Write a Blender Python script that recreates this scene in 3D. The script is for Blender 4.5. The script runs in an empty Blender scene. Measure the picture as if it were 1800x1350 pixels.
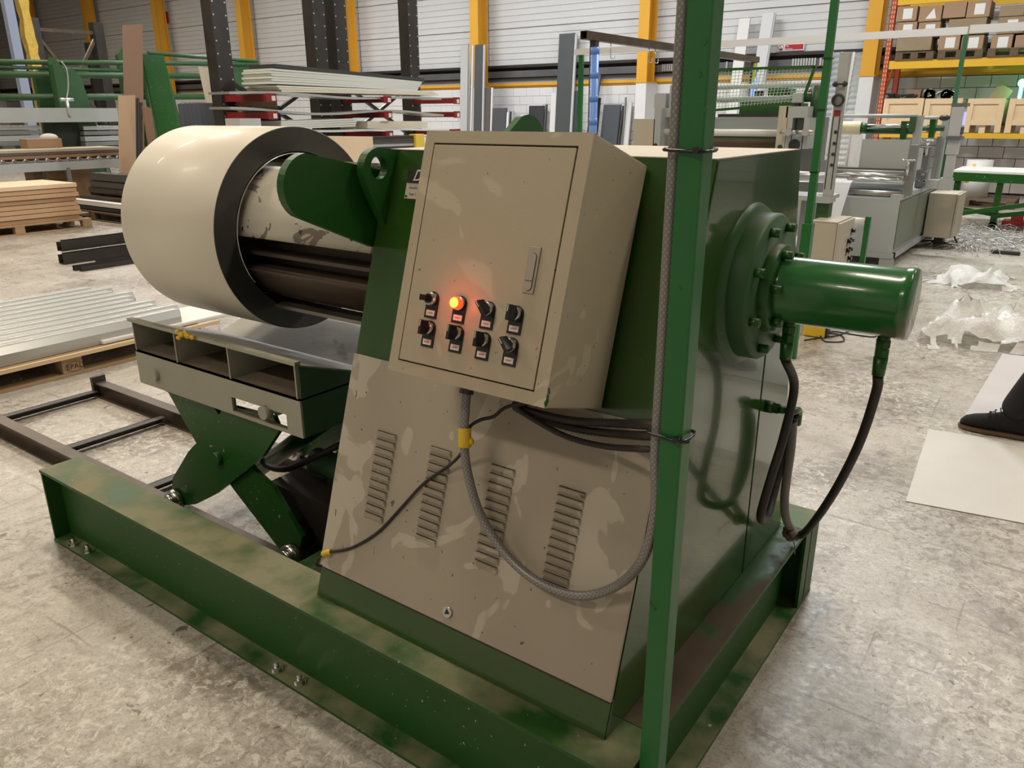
import bpy, bmesh, math, random
import numpy as np
from mathutils import Vector, Matrix
random.seed(7)
C = bpy.context.scene.collection
SC = bpy.context.scene
PI = math.pi
# ------------------------------------------------------------------ camera
PPX, PPY = 900.0, 675.0
VA = (-1090.0 - PPX, 208.0 - PPY); VB = (1960.0 - PPX, 196.0 - PPY)
FPX = math.sqrt(-(VA[0] * VB[0] + VA[1] * VB[1]))
_X = -np.array([VA[0], VA[1], FPX]); _X /= np.linalg.norm(_X)
_Y = np.array([VB[0], VB[1], FPX]); _Y /= np.linalg.norm(_Y)
_Z = np.cross(_X, _Y)
ROT = np.stack([_X, _Y, _Z], 1)
EYE = np.array([0.0, 0.0, 1.6])
cam_d = bpy.data.cameras.new('camera'); cam = bpy.data.objects.new('camera', cam_d); C.objects.link(cam)
cam_d.sensor_width = 36; cam_d.lens = FPX / 1800 * 36; cam_d.clip_end = 200; cam_d.clip_start = .02
m = Matrix(((ROT[0][0], -ROT[1][0], -ROT[2][0], 0), (ROT[0][1], -ROT[1][1], -ROT[2][1], 0), (ROT[0][2], -ROT[1][2], -ROT[2][2], 1.6), (0, 0, 0, 1)))
cam.matrix_world = m
SC.camera = cam
# ------------------------------------------------------------------ light + exposure
SC.view_settings.view_transform = 'Standard'; SC.view_settings.look = 'None'
SC.view_settings.gamma = 1; SC.view_settings.use_curve_mapping = False
SC.view_settings.exposure = 0.38
w = bpy.data.worlds.new('world'); SC.world = w; w.use_nodes = True
w.node_tree.nodes['Background'].inputs[0].default_value = (.9, .92, 1, 1)
w.node_tree.nodes['Background'].inputs[1].default_value = .3
WARM = (1, .87, .70); NEUT = (1, .95, .87); COOL = (.92, .96, 1)
CEIL = 8.6
LAMPS = [  # x, y, z, length along x, width, watts, colour, label
    (-3.0, 2.5, 7.4, 1.6, .5, 170, WARM, 'long white ceiling lamp hanging right above the decoiler'), (2.6, 4.6, 7.4, 3.2, .5, 150, WARM, 'long white ceiling lamp above the flat floor sheets'),
    (-9.7, 4.8, 7.4, 3.2, .5, 200, WARM, 'long white ceiling lamp above the folded black profiles on the floor'), (-16, 5.6, 7.4, 3.2, .5, 230, WARM, 'long white ceiling lamp above the green bending machine'),
    (-2.6, -5.0, 7.4, 3.2, .5, 200, WARM, 'long white fill lamp added behind the camera'), (-9.5, -1.5, 7.4, 3.2, .5, 150, WARM, 'long white fill lamp added at the left behind the camera'),  # both added as unseen fill to keep the machine front lit
    (-2.2, 11.3, 7.4, 2.2, .7, 460, COOL, 'long white ceiling lamp above the right grey machine'), (-9.5, 12.8, 7.4, 3.2, .5, 430, COOL, 'long white ceiling lamp before the middle of the back wall'),
    (-16, 12.8, 7.4, 3.2, .5, 430, COOL, 'long white ceiling lamp behind the cantilever rack'), (-23, 12.5, 7.4, 3.2, .5, 260, NEUT, 'long white ceiling lamp before the left part of the back wall'),
    (-31, 12, 7.4, 3.2, .5, 150, WARM, 'long white ceiling lamp at the far left'), (-23, 5, 7.4, 3.2, .5, 180, WARM, 'long white ceiling lamp left of the green bending machine'), (3.4, 12.0, 7.4, 3.2, .5, 150, NEUT, 'long white ceiling lamp before the pallet rack')]
for i, (x, y, z, lx, ly, wt, col, lb) in enumerate(LAMPS):
    ld = bpy.data.lights.new('lamp_light', 'AREA'); ld.shape = 'RECTANGLE'; ld.size = lx; ld.size_y = ly
    ld.energy = wt; ld.color = col
    lo = bpy.data.objects.new('lamp_light', ld); C.objects.link(lo); lo.location = (x, y, z - .06)

# ------------------------------------------------------------------ pixel helpers (photo 1800x1350 -> world point on a plane)
def ray(u, v): return ROT.T @ np.array([u - PPX, v - PPY, FPX])
def at(u, v, axis, val):
    d = ray(u, v); t = (val - EYE[axis]) / d[axis]; return EYE + t * d
def atX(u, v, x): return at(u, v, 0, x)
def atY(u, v, y): return at(u, v, 1, y)
def atZ(u, v, z=0.): return at(u, v, 2, z)
# slanted front of the housing: y = 1.205 + .319 (z - .312)
TH = math.atan(.319); CT, ST = math.cos(TH), math.sin(TH)
def SL(x, s, d=0.):           # along the slope s, outward d
    return (x, 1.205 + s * ST - d * CT, .312 + s * CT + d * ST)
def onS(u, v, off=0.):        # pixel -> (x, s) on the slope shifted out by off
    d = ray(u, v); y0 = 1.205 - off / CT
    t = (y0 + .319 * (EYE[2] - .312) - EYE[1]) / (d[1] - .319 * d[2]); p = EYE + t * d
    q = p - np.array([0, 1.205, .312]); return p[0], q[1] * ST + q[2] * CT

# ------------------------------------------------------------------ materials
MATS = {}
def mat(name, col, rough=.5, metal=0., var=None, bump=None, dust=None, spots=None, stretch=(1, 1, 1), spec=.5, coat=0, alpha=1, trans=0, emit=None):
    """var=(scale,amount,colour2)  bump=(scale,strength)  dust=(colour,amount,scale)  spots=(scale,threshold,colour,soft)"""
    if name in MATS: return MATS[name]
    mt = bpy.data.materials.new(name); mt.use_nodes = True; nt = mt.node_tree; N = nt.nodes; L = nt.links
    b = N['Principled BSDF']; b.inputs['Roughness'].default_value = rough; b.inputs['Metallic'].default_value = metal
    b.inputs['Specular IOR Level'].default_value = spec; b.inputs['Coat Weight'].default_value = coat
    b.inputs['Alpha'].default_value = alpha; b.inputs['Transmission Weight'].default_value = trans
    tc = N.new('ShaderNodeTexCoord'); mp = N.new('ShaderNodeMapping'); L.new(tc.outputs['Object'], mp.inputs[0]); mp.inputs['Scale'].default_value = stretch
    rgb = N.new('ShaderNodeRGB'); rgb.outputs[0].default_value = (*col, 1); cur = rgb.outputs[0]
    def noise(sc, det=4, dist=0., rgh=.55):
        n = N.new('ShaderNodeTexNoise'); n.inputs['Scale'].default_value = sc; n.inputs['Detail'].default_value = det
        n.inputs['Distortion'].default_value = dist; n.inputs['Roughness'].default_value = rgh; L.new(mp.outputs[0], n.inputs['Vector']); return n.outputs['Fac']
    def mixin(fac, c2, cur):
        mx = N.new('ShaderNodeMix'); mx.data_type = 'RGBA'; L.new(fac, mx.inputs[0]); L.new(cur, mx.inputs[6]); mx.inputs[7].default_value = (*c2, 1); return mx.outputs[2]
    def ramp(f, a, c, hi=1.):
        r = N.new('ShaderNodeMapRange'); r.inputs[1].default_value = a; r.inputs[2].default_value = c; r.inputs[4].default_value = hi; L.new(f, r.inputs[0]); return r.outputs[0]
    if var: cur = mixin(ramp(noise(var[0], 5), .35, .68, var[1]), var[2], cur)
    for sp in (spots or []):
        cur = mixin(ramp(noise(sp[0], sp[4] if len(sp) > 4 else 3, sp[5] if len(sp) > 5 else .6), sp[1], sp[1] + sp[3]), sp[2], cur)
    if dust:
        g = N.new('ShaderNodeNewGeometry'); sx = N.new('ShaderNodeSeparateXYZ'); L.new(g.outputs['Normal'], sx.inputs[0])
        f = ramp(sx.outputs[2], .75, .98); n = ramp(noise(dust[2], 6), .38, .60, dust[1])
        mu = N.new('ShaderNodeMath'); mu.operation = 'MULTIPLY'; L.new(f, mu.inputs[0]); L.new(n, mu.inputs[1])
        cur = mixin(mu.outputs[0], dust[0], cur)
        ra = ramp(mu.outputs[0], 0, 1, 1); ra2 = N.new('ShaderNodeMapRange'); L.new(mu.outputs[0], ra2.inputs[0]); ra2.inputs[3].default_value = rough; ra2.inputs[4].default_value = .85; L.new(ra2.outputs[0], b.inputs['Roughness'])
    L.new(cur, b.inputs['Base Color'])
    if bump:
        bp = N.new('ShaderNodeBump'); bp.inputs['Strength'].default_value = bump[1]; bp.inputs['Distance'].default_value = .01; L.new(noise(bump[0], 6), bp.inputs['Height']); L.new(bp.outputs[0], b.inputs['Normal'])
    if emit: b.inputs['Emission Color'].default_value = (*emit[0], 1); b.inputs['Emission Strength'].default_value = emit[1]
    MATS[name] = mt; return mt
DUSTC = (.24, .20, .145)
G = mat('machine_green', (.010, .082, .007), .34, var=(3, .55, (.008, .060, .005)), dust=(DUSTC, .8, 5), bump=(60, .04), spots=[(40, .70, (.30, .28, .2), .02, 2)])
GB = mat('beam_green', (.009, .074, .006), .48, var=(2.2, .5, (.020, .078, .010)), dust=((.24, .225, .13), .9, 4.5), bump=(60, .05), spots=[(70, .74, (.6, .6, .5), .02, 2)])
GS = mat('housing_green', (.018, .068, .008), .15, var=(1.6, .7, (.038, .078, .018)), coat=.3, bump=(25, .02), spots=[(30, .72, (.015, .05, .02), .03, 2)], stretch=(1, 1, .45))
GP = mat('post_green', (.007, .125, .022), .36, var=(4, .4, (.02, .13, .04)), spots=[(22, .73, (.01, .05, .02), .03, 2)], bump=(40, .04))
GD = mat('old_green', (.018, .075, .018), .5, var=(2, .5, (.05, .11, .05)))
BEI = mat('cabinet_beige', (.44, .385, .275), .42, var=(2.4, .35, (.36, .30, .21)), spots=[(4.2, .60, (.50, .45, .33), .02, 2, 1.5), (90, .76, (.15, .12, .08), .02, 1)], bump=(180, .03))
PAN = mat('cover_beige', (.37, .325, .255), .46, var=(1.8, .6, (.32, .275, .21)), spots=[(3.4, .62, (.465, .42, .34), .012, 3, 1.5), (6.2, .675, (.46, .42, .34), .01, 2, 1.2), (60, .755, (.12, .09, .07), .02, 1)], bump=(160, .03), stretch=(1, 1, .7))
BEI2 = mat('beige_paint', (.46, .42, .33), .45, var=(3, .3, (.40, .36, .28)))
GREY = mat('car_grey', (.36, .36, .285), .45, var=(3, .4, (.30, .29, .22)), dust=((.20, .17, .12), .9, 6), spots=[(18, .73, (.12, .10, .08), .03)])
MGREY = mat('machine_grey', (.38, .41, .41), .45, var=(2, .4, (.32, .34, .33)))
MGREY2 = mat('dark_grey', (.20, .21, .21), .45, var=(3, .4, (.15, .16, .15)))
STEEL = mat('worn_steel', (.42, .40, .36), .38, .85, var=(6, .7, (.27, .23, .19)), bump=(30, .08))
STEELP = mat('scuffed_mandrel', (.58, .55, .46), .4, .2, var=(5, .5, (.40, .38, .31)), spots=[(7, .57, (.20, .165, .13), .012, 4, 1.2), (26, .68, (.04, .035, .03), .02, 3)], bump=(30, .08), stretch=(.7, 1, 1))
CHROME = mat('bright_steel', (.62, .62, .60), .25, 1.)
ALU = mat('aluminium', (.62, .64, .64), .35, .8, var=(8, .3, (.5, .52, .52)))
BLK = mat('black_steel', (.018, .016, .015), .45, var=(5, .5, (.05, .04, .03)))
BRN = mat('brown_oiled_steel', (.105, .078, .058), .42, .4, var=(5, .6, (.035, .028, .022)))
RUB = mat('black_rubber', (.022, .018, .016), .55, spots=[(9, .62, (.07, .035, .02), .08, 3)])
PLA = mat('black_plastic', (.01, .01, .01), .25)
CON = mat('grey_conduit', (.20, .185, .165), .5, bump=(400, .2))
CONL = mat('braided_conduit', (.30, .29, .285), .42, .3)
YEL = mat('yellow_tape', (.75, .50, .03), .35, var=(20, .3, (.5, .3, .02)), bump=(60, .3))
COILW = mat('coil_cream', (.71, .67, .565), .42, .0, var=(1.2, .25, (.68, .63, .50)), spec=.5, coat=.04)
COILE = mat('coil_edge', (.085, .083, .078), .5, .3, var=(8, .5, (.06, .058, .055)))
LINER = mat('bright_liner', (.75, .75, .73), .25, .9)
WHITE = mat('white_paint', (.66, .65, .62), .5, var=(2, .3, (.65, .64, .62)))
CREAM = mat('cream_board', (.66, .60, .47), .5, var=(2, .3, (.60, .53, .41)))
LGREY = mat('light_grey_sheet', (.50, .50, .50), .4, var=(2, .3, (.45, .45, .45)))
DARKP = mat('anthracite_panel', (.055, .06, .065), .5, var=(3, .4, (.075, .075, .08)))
BROWNP = mat('brown_panel', (.26, .155, .10), .5, var=(3, .3, (.22, .13, .085)))
WOODP = mat('wood_veneer', (.50, .34, .22), .5, var=(6, .4, (.44, .29, .18)), stretch=(1, 1, .2))
MDF = mat('mdf_board', (.52, .34, .20), .7, var=(12, .4, (.45, .28, .16)))
OSBT = mat('pale_board_face', (.72, .55, .37), .65, var=(4, .4, (.66, .48, .31)))
PAL = mat('pallet_wood', (.40, .27, .15), .75, var=(8, .6, (.28, .18, .10)), stretch=(1, .35, 1), bump=(60, .2))
PALD = mat('old_pallet_wood', (.13, .085, .05), .8, var=(8, .6, (.08, .05, .03)), bump=(60, .2))
CRATE = mat('crate_wood', (.66, .50, .30), .65, var=(5, .5, (.58, .41, .23)), stretch=(.4, 1, 1))
CARD = mat('cardboard', (.32, .205, .12), .75, var=(3, .5, (.26, .16, .09)), bump=(8, .1))
CARDD = mat('dark_plain_cardboard', (.27, .20, .12), .75, var=(5, .5, (.20, .15, .085)))  # slightly darker cardboard tone for some of the cartons
YSTEEL = mat('yellow_column_paint', (.70, .36, .03), .45, var=(1.5, .4, (.62, .29, .02)))
YRACK = mat('yellow_rack_paint', (.68, .40, .02), .45, var=(3, .4, (.55, .31, .02)))
ORACK = mat('orange_rack_paint', (.45, .06, .015), .5, var=(9, .5, (.30, .05, .02)))
CLAD = mat('cladding_white', (.62, .62, .62), .45, var=(.7, .3, (.56, .56, .55)))
BLOCK = mat('white_block_paint', (.68, .67, .67), .7, var=(2, .35, (.58, .56, .55)), bump=(25, .3))
MORT = mat('mortar', (.64, .62, .60), .8)
REDP = mat('red_arm_paint', (.22, .012, .012), .45, var=(6, .4, (.14, .01, .01)))
BLUE = mat('blue_pipe', (.10, .24, .66), .4, var=(8, .4, (.14, .30, .72)))
NAVY = mat('navy_box', (.015, .03, .09), .5)
FABB = mat('black_trousers', (.010, .009, .011), .9, bump=(120, .3))
SHOE = mat('black_suede', (.007, .007, .008), .9, bump=(200, .3))
SOLE = mat('shoe_welt', (.12, .07, .04), .7)
SKIN = mat('skin', (.45, .27, .2), .5)
FOAM = mat('yellow_foam', (.62, .42, .08), .8, var=(14, .6, (.45, .28, .05)), bump=(20, .8))
GLASSY = mat('clear_film', (.80, .80, .78), .25, alpha=.62, bump=(30, .6))
PLASTIC = mat('plastic_film', (.80, .79, .76), .25, alpha=.62, bump=(60, .7))
REDL = mat('red_lens', (.8, .05, .01), .3, emit=((1, .06, .01), 1.3))
REDH = mat('lamp_core', (1, .5, .05), .3, emit=((1, .36, .02), 5))
LEDG = mat('green_led', (.1, 1, .4), .3, emit=((.05, 1, .35), 12))
SCRB = mat('screen_blue', (.2, .2, .9), .3, emit=((.25, .22, 1), 1.5))
LAMPM = mat('lamp_tube', (1, .96, .9), .5, emit=((1, .95, .86), 4))
LAB = mat('label_white', (.70, .62, .58), .5)
LABR = mat('label_print', (.5, .2, .18), .5)
INK = mat('dark_ink', (.03, .025, .02), .6)
STAMP = mat('burnt_stamp', (.06, .03, .015), .8)
SIGNR = mat('sign_red', (.42, .01, .02), .5)
ROOF = mat('roof_sheet', (.45, .44, .42), .6)

def floor_mat():
    mt = bpy.data.materials.new('concrete_floor'); mt.use_nodes = True; nt = mt.node_tree; N = nt.nodes; L = nt.links
    b = N['Principled BSDF']; tc = N.new('ShaderNodeTexCoord')
    def mp(s, r=0):
        m_ = N.new('ShaderNodeMapping'); m_.inputs['Scale'].default_value = s; m_.inputs['Rotation'].default_value = (0, 0, r); L.new(tc.outputs['Object'], m_.inputs[0]); return m_.outputs[0]
    def noise(v, sc, det=6, dist=0, rg=.6):
        n = N.new('ShaderNodeTexNoise'); n.inputs['Scale'].default_value = sc; n.inputs['Detail'].default_value = det; n.inputs['Distortion'].default_value = dist; n.inputs['Roughness'].default_value = rg; L.new(v, n.inputs['Vector']); return n.outputs['Fac']
    def rng(f, a, c, lo=0., hi=1.):
        r = N.new('ShaderNodeMapRange'); r.inputs[1].default_value = a; r.inputs[2].default_value = c; r.inputs[3].default_value = lo; r.inputs[4].default_value = hi; L.new(f, r.inputs[0]); return r.outputs[0]
    def mix(f, a, c):
        mx = N.new('ShaderNodeMix'); mx.data_type = 'RGBA'; L.new(f, mx.inputs[0])
        for i, q in ((6, a), (7, c)):
            if isinstance(q, tuple): mx.inputs[i].default_value = (*q, 1)
            else: L.new(q, mx.inputs[i])
        return mx.outputs[2]
    def mul(a, c):
        q = N.new('ShaderNodeMath'); q.operation = 'MULTIPLY'; L.new(a, q.inputs[0]); L.new(c, q.inputs[1]); return q.outputs[0]
    iso = mp((1, 1, 1)); sx = mp((1, .22, 1), .5); sy = mp((.2, 1, 1), .25)
    c = mix(rng(noise(iso, .9, 8), .35, .65), (.39, .355, .305), (.53, .495, .44))
    c = mix(rng(noise(iso, 6, 8, .3, .7), .42, .66, 0, .75), c, (.53, .50, .45))
    c = mix(rng(noise(sx, 22, 5, .8), .56, .66, 0, .55), c, (.25, .21, .165))
    c = mix(rng(noise(sy, 16, 6, 1.2), .60, .68, 0, .5), c, (.22, .185, .15))
    big = rng(noise(iso, 1.1, 6, .5, .65), .53, .60)
    c = mix(mul(big, rng(noise(iso, 14, 6, .4, .75), .40, .54, 0, .85)), c, (.20, .168, .135))
    c = mix(rng(noise(iso, 75, 6, .3, .8), .48, .64, 0, .7), c, (.23, .195, .155))
    c = mix(mul(rng(noise(iso, 22, 6, .8, .8), .50, .58, 0, .85), rng(noise(iso, 1.1, 4), .42, .54)), c, (.20, .17, .135))
    c = mix(mul(rng(noise(iso, 26, 6, .6, .8), .52, .58, 0, .8), rng(noise(iso, .8, 4), .44, .56)), c, (.66, .63, .57))
    c = mix(rng(noise(iso, 34, 4, .5), .66, .70, 0, .85), c, (.12, .10, .08))
    lines = mp((.05, 1, 1), 1.1); c = mix(rng(noise(lines, 26, 3, .3), .665, .685, 0, .6), c, (.19, .16, .13))
    lines2 = mp((1, .04, 1), .2); c = mix(rng(noise(lines2, 19, 3, .2), .675, .69, 0, .55), c, (.18, .15, .12))
    c = mix(rng(noise(iso, 9, 3, .8), .70, .72, 0, .85), c, (.11, .09, .07))
    vo = N.new('ShaderNodeTexVoronoi'); vo.feature = 'DISTANCE_TO_EDGE'; vo.inputs['Scale'].default_value = 2.1
    nv = N.new('ShaderNodeTexNoise'); nv.inputs['Scale'].default_value = 3; nv.inputs['Detail'].default_value = 4; L.new(iso, nv.inputs['Vector'])
    av = N.new('ShaderNodeVectorMath'); av.operation = 'MULTIPLY_ADD'; L.new(nv.outputs['Color'], av.inputs[0]); av.inputs[1].default_value = (.6, .6, 0); L.new(sx, av.inputs[2]); L.new(av.outputs[0], vo.inputs['Vector'])
    scr = rng(vo.outputs['Distance'], .0, .004, .55, 0)
    c = mix(mul(scr, rng(noise(iso, 1.7, 3), .47, .56)), c, (.17, .14, .11))
    L.new(c, b.inputs['Base Color'])
    L.new(rng(noise(iso, 5, 8, .3, .7), .3, .7, .17, .46), b.inputs['Roughness'])
    bp = N.new('ShaderNodeBump'); bp.inputs['Strength'].default_value = .22; bp.inputs['Distance'].default_value = .01
    L.new(noise(iso, 40, 8, .5, .7), bp.inputs['Height']); L.new(bp.outputs[0], b.inputs['Normal'])
    return mt
def braid_mat():
    mt = CONL; nt = mt.node_tree; N = nt.nodes; L = nt.links; b = N['Principled BSDF']
    uv = N.new('ShaderNodeTexCoord'); outs = []
    for sgn in (1, -1):
        w_ = N.new('ShaderNodeTexWave'); w_.inputs['Scale'].default_value = 1; mp_ = N.new('ShaderNodeMapping'); mp_.inputs['Rotation'].default_value = (0, 0, sgn * .78); mp_.inputs['Scale'].default_value = (1.5, 1.3, 1)
        L.new(uv.outputs['UV'], mp_.inputs[0]); L.new(mp_.outputs[0], w_.inputs[0]); outs.append(w_.outputs['Fac'])
    mu = N.new('ShaderNodeMath'); mu.operation = 'MULTIPLY'; L.new(outs[0], mu.inputs[0]); L.new(outs[1], mu.inputs[1])
    mx = N.new('ShaderNodeMix'); mx.data_type = 'RGBA'; L.new(mu.outputs[0], mx.inputs[0]); mx.inputs[6].default_value = (.20, .19, .185, 1); mx.inputs[7].default_value = (.36, .35, .34, 1); L.new(mx.outputs[2], b.inputs['Base Color'])
braid_mat()

# ------------------------------------------------------------------ mesh builder
class MB:
    def __init__(s): s.bm = bmesh.new()
    def box(s, x0, x1, y0, y1, z0, z1, bev=0.):
        vs = [s.bm.verts.new((x, y, z)) for z in (z0, z1) for x, y in ((x0, y0), (x1, y0), (x1, y1), (x0, y1))]
        fs = [s.bm.faces.new([vs[i] for i in f]) for f in ((0, 3, 2, 1), (4, 5, 6, 7), (0, 1, 5, 4), (1, 2, 6, 5), (2, 3, 7, 6), (3, 0, 4, 7))]
        if bev: bmesh.ops.bevel(s.bm, geom=list({e for f in fs for e in f.edges}), offset=bev, segments=2, affect='EDGES', profile=.6)
        return s
    def hexa(s, p, bev=0.):      # 8 points: 4 back/bottom ring, 4 front/top ring
        vs = [s.bm.verts.new(tuple(q)) for q in p]
        fs = [s.bm.faces.new([vs[i] for i in f]) for f in ((0, 3, 2, 1), (4, 5, 6, 7), (0, 1, 5, 4), (1, 2, 6, 5), (2, 3, 7, 6), (3, 0, 4, 7))]
        if bev: bmesh.ops.bevel(s.bm, geom=list({e for f in fs for e in f.edges}), offset=bev, segments=2, affect='EDGES', profile=.6)
        return s
    def slope(s, x0, x1, s0, s1, d0, d1, bev=0.):
        return s.hexa([SL(x0, s0, d0), SL(x1, s0, d0), SL(x1, s1, d0), SL(x0, s1, d0), SL(x0, s0, d1), SL(x1, s0, d1), SL(x1, s1, d1), SL(x0, s1, d1)], bev)
    def bar(s, a, b, w, h=None, up=(0, 0, 1)):
        a, b = Vector(a), Vector(b); h = h or w; d = (b - a).normalized(); u = Vector(up)
        if abs(d.dot(u)) > .98: u = Vector((0, 1, 0))
        sd = d.cross(u).normalized(); u = sd.cross(d).normalized()
        ps = [q + sd * (i * w / 2) + u * (j * h / 2) for q in (a, b) for i, j in ((-1, -1), (1, -1), (1, 1), (-1, 1))]
        return s.hexa(ps)
    def prism(s, poly, a0, a1, axis='y'):   # poly of 2D points, extruded from a0 to a1 along axis
        f = {'y': lambda p, a: (p[0], a, p[1]), 'x': lambda p, a: (a, p[0], p[1]), 'z': lambda p, a: (p[0], p[1], a)}[axis]
        A = [s.bm.verts.new(f(p, a0)) for p in poly]; B = [s.bm.verts.new(f(p, a1)) for p in poly]; n = len(poly)
        s.bm.faces.new(A); s.bm.faces.new(B[::-1])
        for i in range(n): s.bm.faces.new((A[i], B[i], B[(i + 1) % n], A[(i + 1) % n]))
        bmesh.ops.recalc_face_normals(s.bm, faces=s.bm.faces[:]); return s
    def cyl(s, a, b, r, n=24, r2=None, cap=True):
        a, b = Vector(a), Vector(b); r2 = r if r2 is None else r2; d = (b - a).normalized()
        u = d.orthogonal().normalized(); v = d.cross(u)
        A = [s.bm.verts.new(a + (u * math.cos(t) + v * math.sin(t)) * r) for t in (2 * PI * i / n for i in range(n))]
        B = [s.bm.verts.new(b + (u * math.cos(t) + v * math.sin(t)) * r2) for t in (2 * PI * i / n for i in range(n))]
        for i in range(n):
            f = s.bm.faces.new((A[i], A[(i + 1) % n], B[(i + 1) % n], B[i])); f.smooth = n > 8
        if cap: s.bm.faces.new(A[::-1]); s.bm.faces.new(B)
        return s
    def ring(s, c, axis, prof, n=64, a0=0., a1=2 * PI, closed=True):
        """revolve closed profile [(along, radius)] about an axis through c; axis 'x','y','z'"""
        full = abs(a1 - a0 - 2 * PI) < 1e-6; cnt = n if full else n + 1; rows = []
        for i in range(cnt):
            t = a0 + (a1 - a0) * i / n; row = []
            for al, r in prof:
                if axis == 'x': p = (c[0] + al, c[1] + r * math.cos(t), c[2] + r * math.sin(t))
                elif axis == 'y': p = (c[0] + r * math.cos(t), c[1] + al, c[2] + r * math.sin(t))
                else: p = (c[0] + r * math.cos(t), c[1] + r * math.sin(t), c[2] + al)
                row.append(s.bm.verts.new(p))
            rows.append(row)
        m_ = len(prof); fs = []
        for i in range(n):
            A, B = rows[i], rows[(i + 1) % cnt]
            for j in range(m_ if closed else m_ - 1): 
                f = s.bm.faces.new((A[j], A[(j + 1) % m_], B[(j + 1) % m_], B[j])); fs.append(f); f.smooth = True
        if not full and closed: s.bm.faces.new(rows[0]); s.bm.faces.new(rows[-1][::-1])
        bmesh.ops.recalc_face_normals(s.bm, faces=s.bm.faces[:]); return s
    def ball(s, c, r, sc=(1, 1, 1), n=12):
        g = bmesh.ops.create_uvsphere(s.bm, u_segments=n, v_segments=max(6, n // 2), radius=r)
        for v in g['verts']: v.co = Vector((v.co.x * sc[0] + c[0], v.co.y * sc[1] + c[1], v.co.z * sc[2] + c[2]))
        for v in g['verts']:
            for f in v.link_faces: f.smooth = True
        return s
    def tube(s, pts, r, n=10, corr=None, sub=8, uv=False):
        P = [Vector(p) for p in pts]; Q = []
        if len(P) > 2:
            E = [P[0] * 2 - P[1]] + P + [P[-1] * 2 - P[-2]]
            for i in range(1, len(E) - 2):
                for k in range(sub):
                    t = k / sub; p0, p1, p2, p3 = E[i - 1:i + 3]
                    Q.append(.5 * ((2 * p1) + (p2 - p0) * t + (2 * p0 - 5 * p1 + 4 * p2 - p3) * t * t + (3 * p1 - p0 - 3 * p2 + p3) * t ** 3))
            Q.append(P[-1])
        else: Q = P
        if corr:   # resample evenly for ridges
            R = [Q[0]]; 
            for q in Q[1:]:
                while (q - R[-1]).length > corr: R.append(R[-1] + (q - R[-1]).normalized() * corr)
            Q = R
        u = (Q[1] - Q[0]).orthogonal().normalized(); rows = []; ln = 0; uvl = s.bm.loops.layers.uv.verify() if uv else None; lens = []
        for i, q in enumerate(Q):
            d = (Q[min(i + 1, len(Q) - 1)] - Q[max(i - 1, 0)]).normalized(); u = (u - d * u.dot(d)).normalized(); v = d.cross(u)
            if i: ln += (q - Q[i - 1]).length
            lens.append(ln); rr = r * (1.0 if not corr or i % 2 else .86)
            rows.append([s.bm.verts.new(q + (u * math.cos(t) + v * math.sin(t)) * rr) for t in (2 * PI * k / n for k in range(n))])
        for i in range(len(rows) - 1):
            for k in range(n):
                f = s.bm.faces.new((rows[i][k], rows[i][(k + 1) % n], rows[i + 1][(k + 1) % n], rows[i + 1][k])); f.smooth = True
                if uv:
                    for lp, (a_, b_) in zip(f.loops, ((k, i), (k + 1, i), (k + 1, i + 1), (k, i + 1))): lp[uvl].uv = (a_ / n * 2, lens[b_] / (2 * PI * r) * 2)
        s.bm.faces.new(rows[0][::-1]); s.bm.faces.new(rows[-1]); return s
def objm(name, mb, material, parent=None, org=None, label=None, kind=None):
    """link the builder's mesh as one object; vertices are in world space"""
    me = bpy.data.meshes.new(name); bm = mb.bm if isinstance(mb, MB) else mb
    if parent is not None: o0 = Vector(parent['o0'])
    elif org is not None: o0 = Vector(org)
    else:
        vs = [v.co for v in bm.verts]; o0 = Vector(((min(v.x for v in vs) + max(v.x for v in vs)) / 2, (min(v.y for v in vs) + max(v.y for v in vs)) / 2, min(v.z for v in vs)))
    for v in bm.verts: v.co -= o0
    bm.to_mesh(me); bm.free(); me.materials.append(material)
    o = bpy.data.objects.new(name, me); C.objects.link(o); o['o0'] = tuple(o0)
    if parent is not None: o.parent = parent
    else: o.location = o0
    if label: o['label'] = label
    if kind: o['kind'] = kind
    return o
def thing(name, label, cat, loc, group=None):
    o = bpy.data.objects.new(name, None); C.objects.link(o); o.location = tuple(loc); o['o0'] = tuple(float(a) for a in loc)
    o.empty_display_size = .1
    o['label'] = label; o['category'] = cat
    if group: o['group'] = group
    return o
def tag(o, label, cat, group=None):
    o['label'] = label; o['category'] = cat
    if group: o['group'] = group
    return o
def struct(o): o['kind'] = 'structure'; return o
def text(name, s, size, mtx, material, parent, ext=.0006, shear=0., align='CENTER'):
    cu = bpy.data.curves.new(name, 'FONT'); cu.body = s; cu.size = size; cu.extrude = ext; cu.shear = shear; cu.align_x = align; cu.align_y = 'CENTER'; cu.resolution_u = 3
    t = bpy.data.objects.new('t', cu); me = bpy.data.meshes.new_from_object(t); bpy.data.objects.remove(t)
    o0 = Matrix.Translation(-Vector(parent['o0'])); me.transform(o0 @ mtx); me.materials.append(material)
    o = bpy.data.objects.new(name, me); C.objects.link(o); o.parent = parent; o['o0'] = tuple(parent['o0']); return o
def frame(origin, xdir, ydir):
    x = Vector(xdir).normalized(); y = Vector(ydir).normalized(); z = x.cross(y); return Matrix(((x.x, y.x, z.x, origin[0]), (x.y, y.y, z.y, origin[1]), (x.z, y.z, z.z, origin[2]), (0, 0, 0, 1)))
def copy_tree(o, dloc, parent=None, label=None, group=None):
    c = o.copy(); C.objects.link(c)
    if parent is None: c.location = o.location + Vector(dloc)
    else: c.parent = parent
    if label: c['label'] = label
    if group: c['group'] = group
    for ch in list(o.children): copy_tree(ch, (0, 0, 0), c)
    return c
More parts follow.
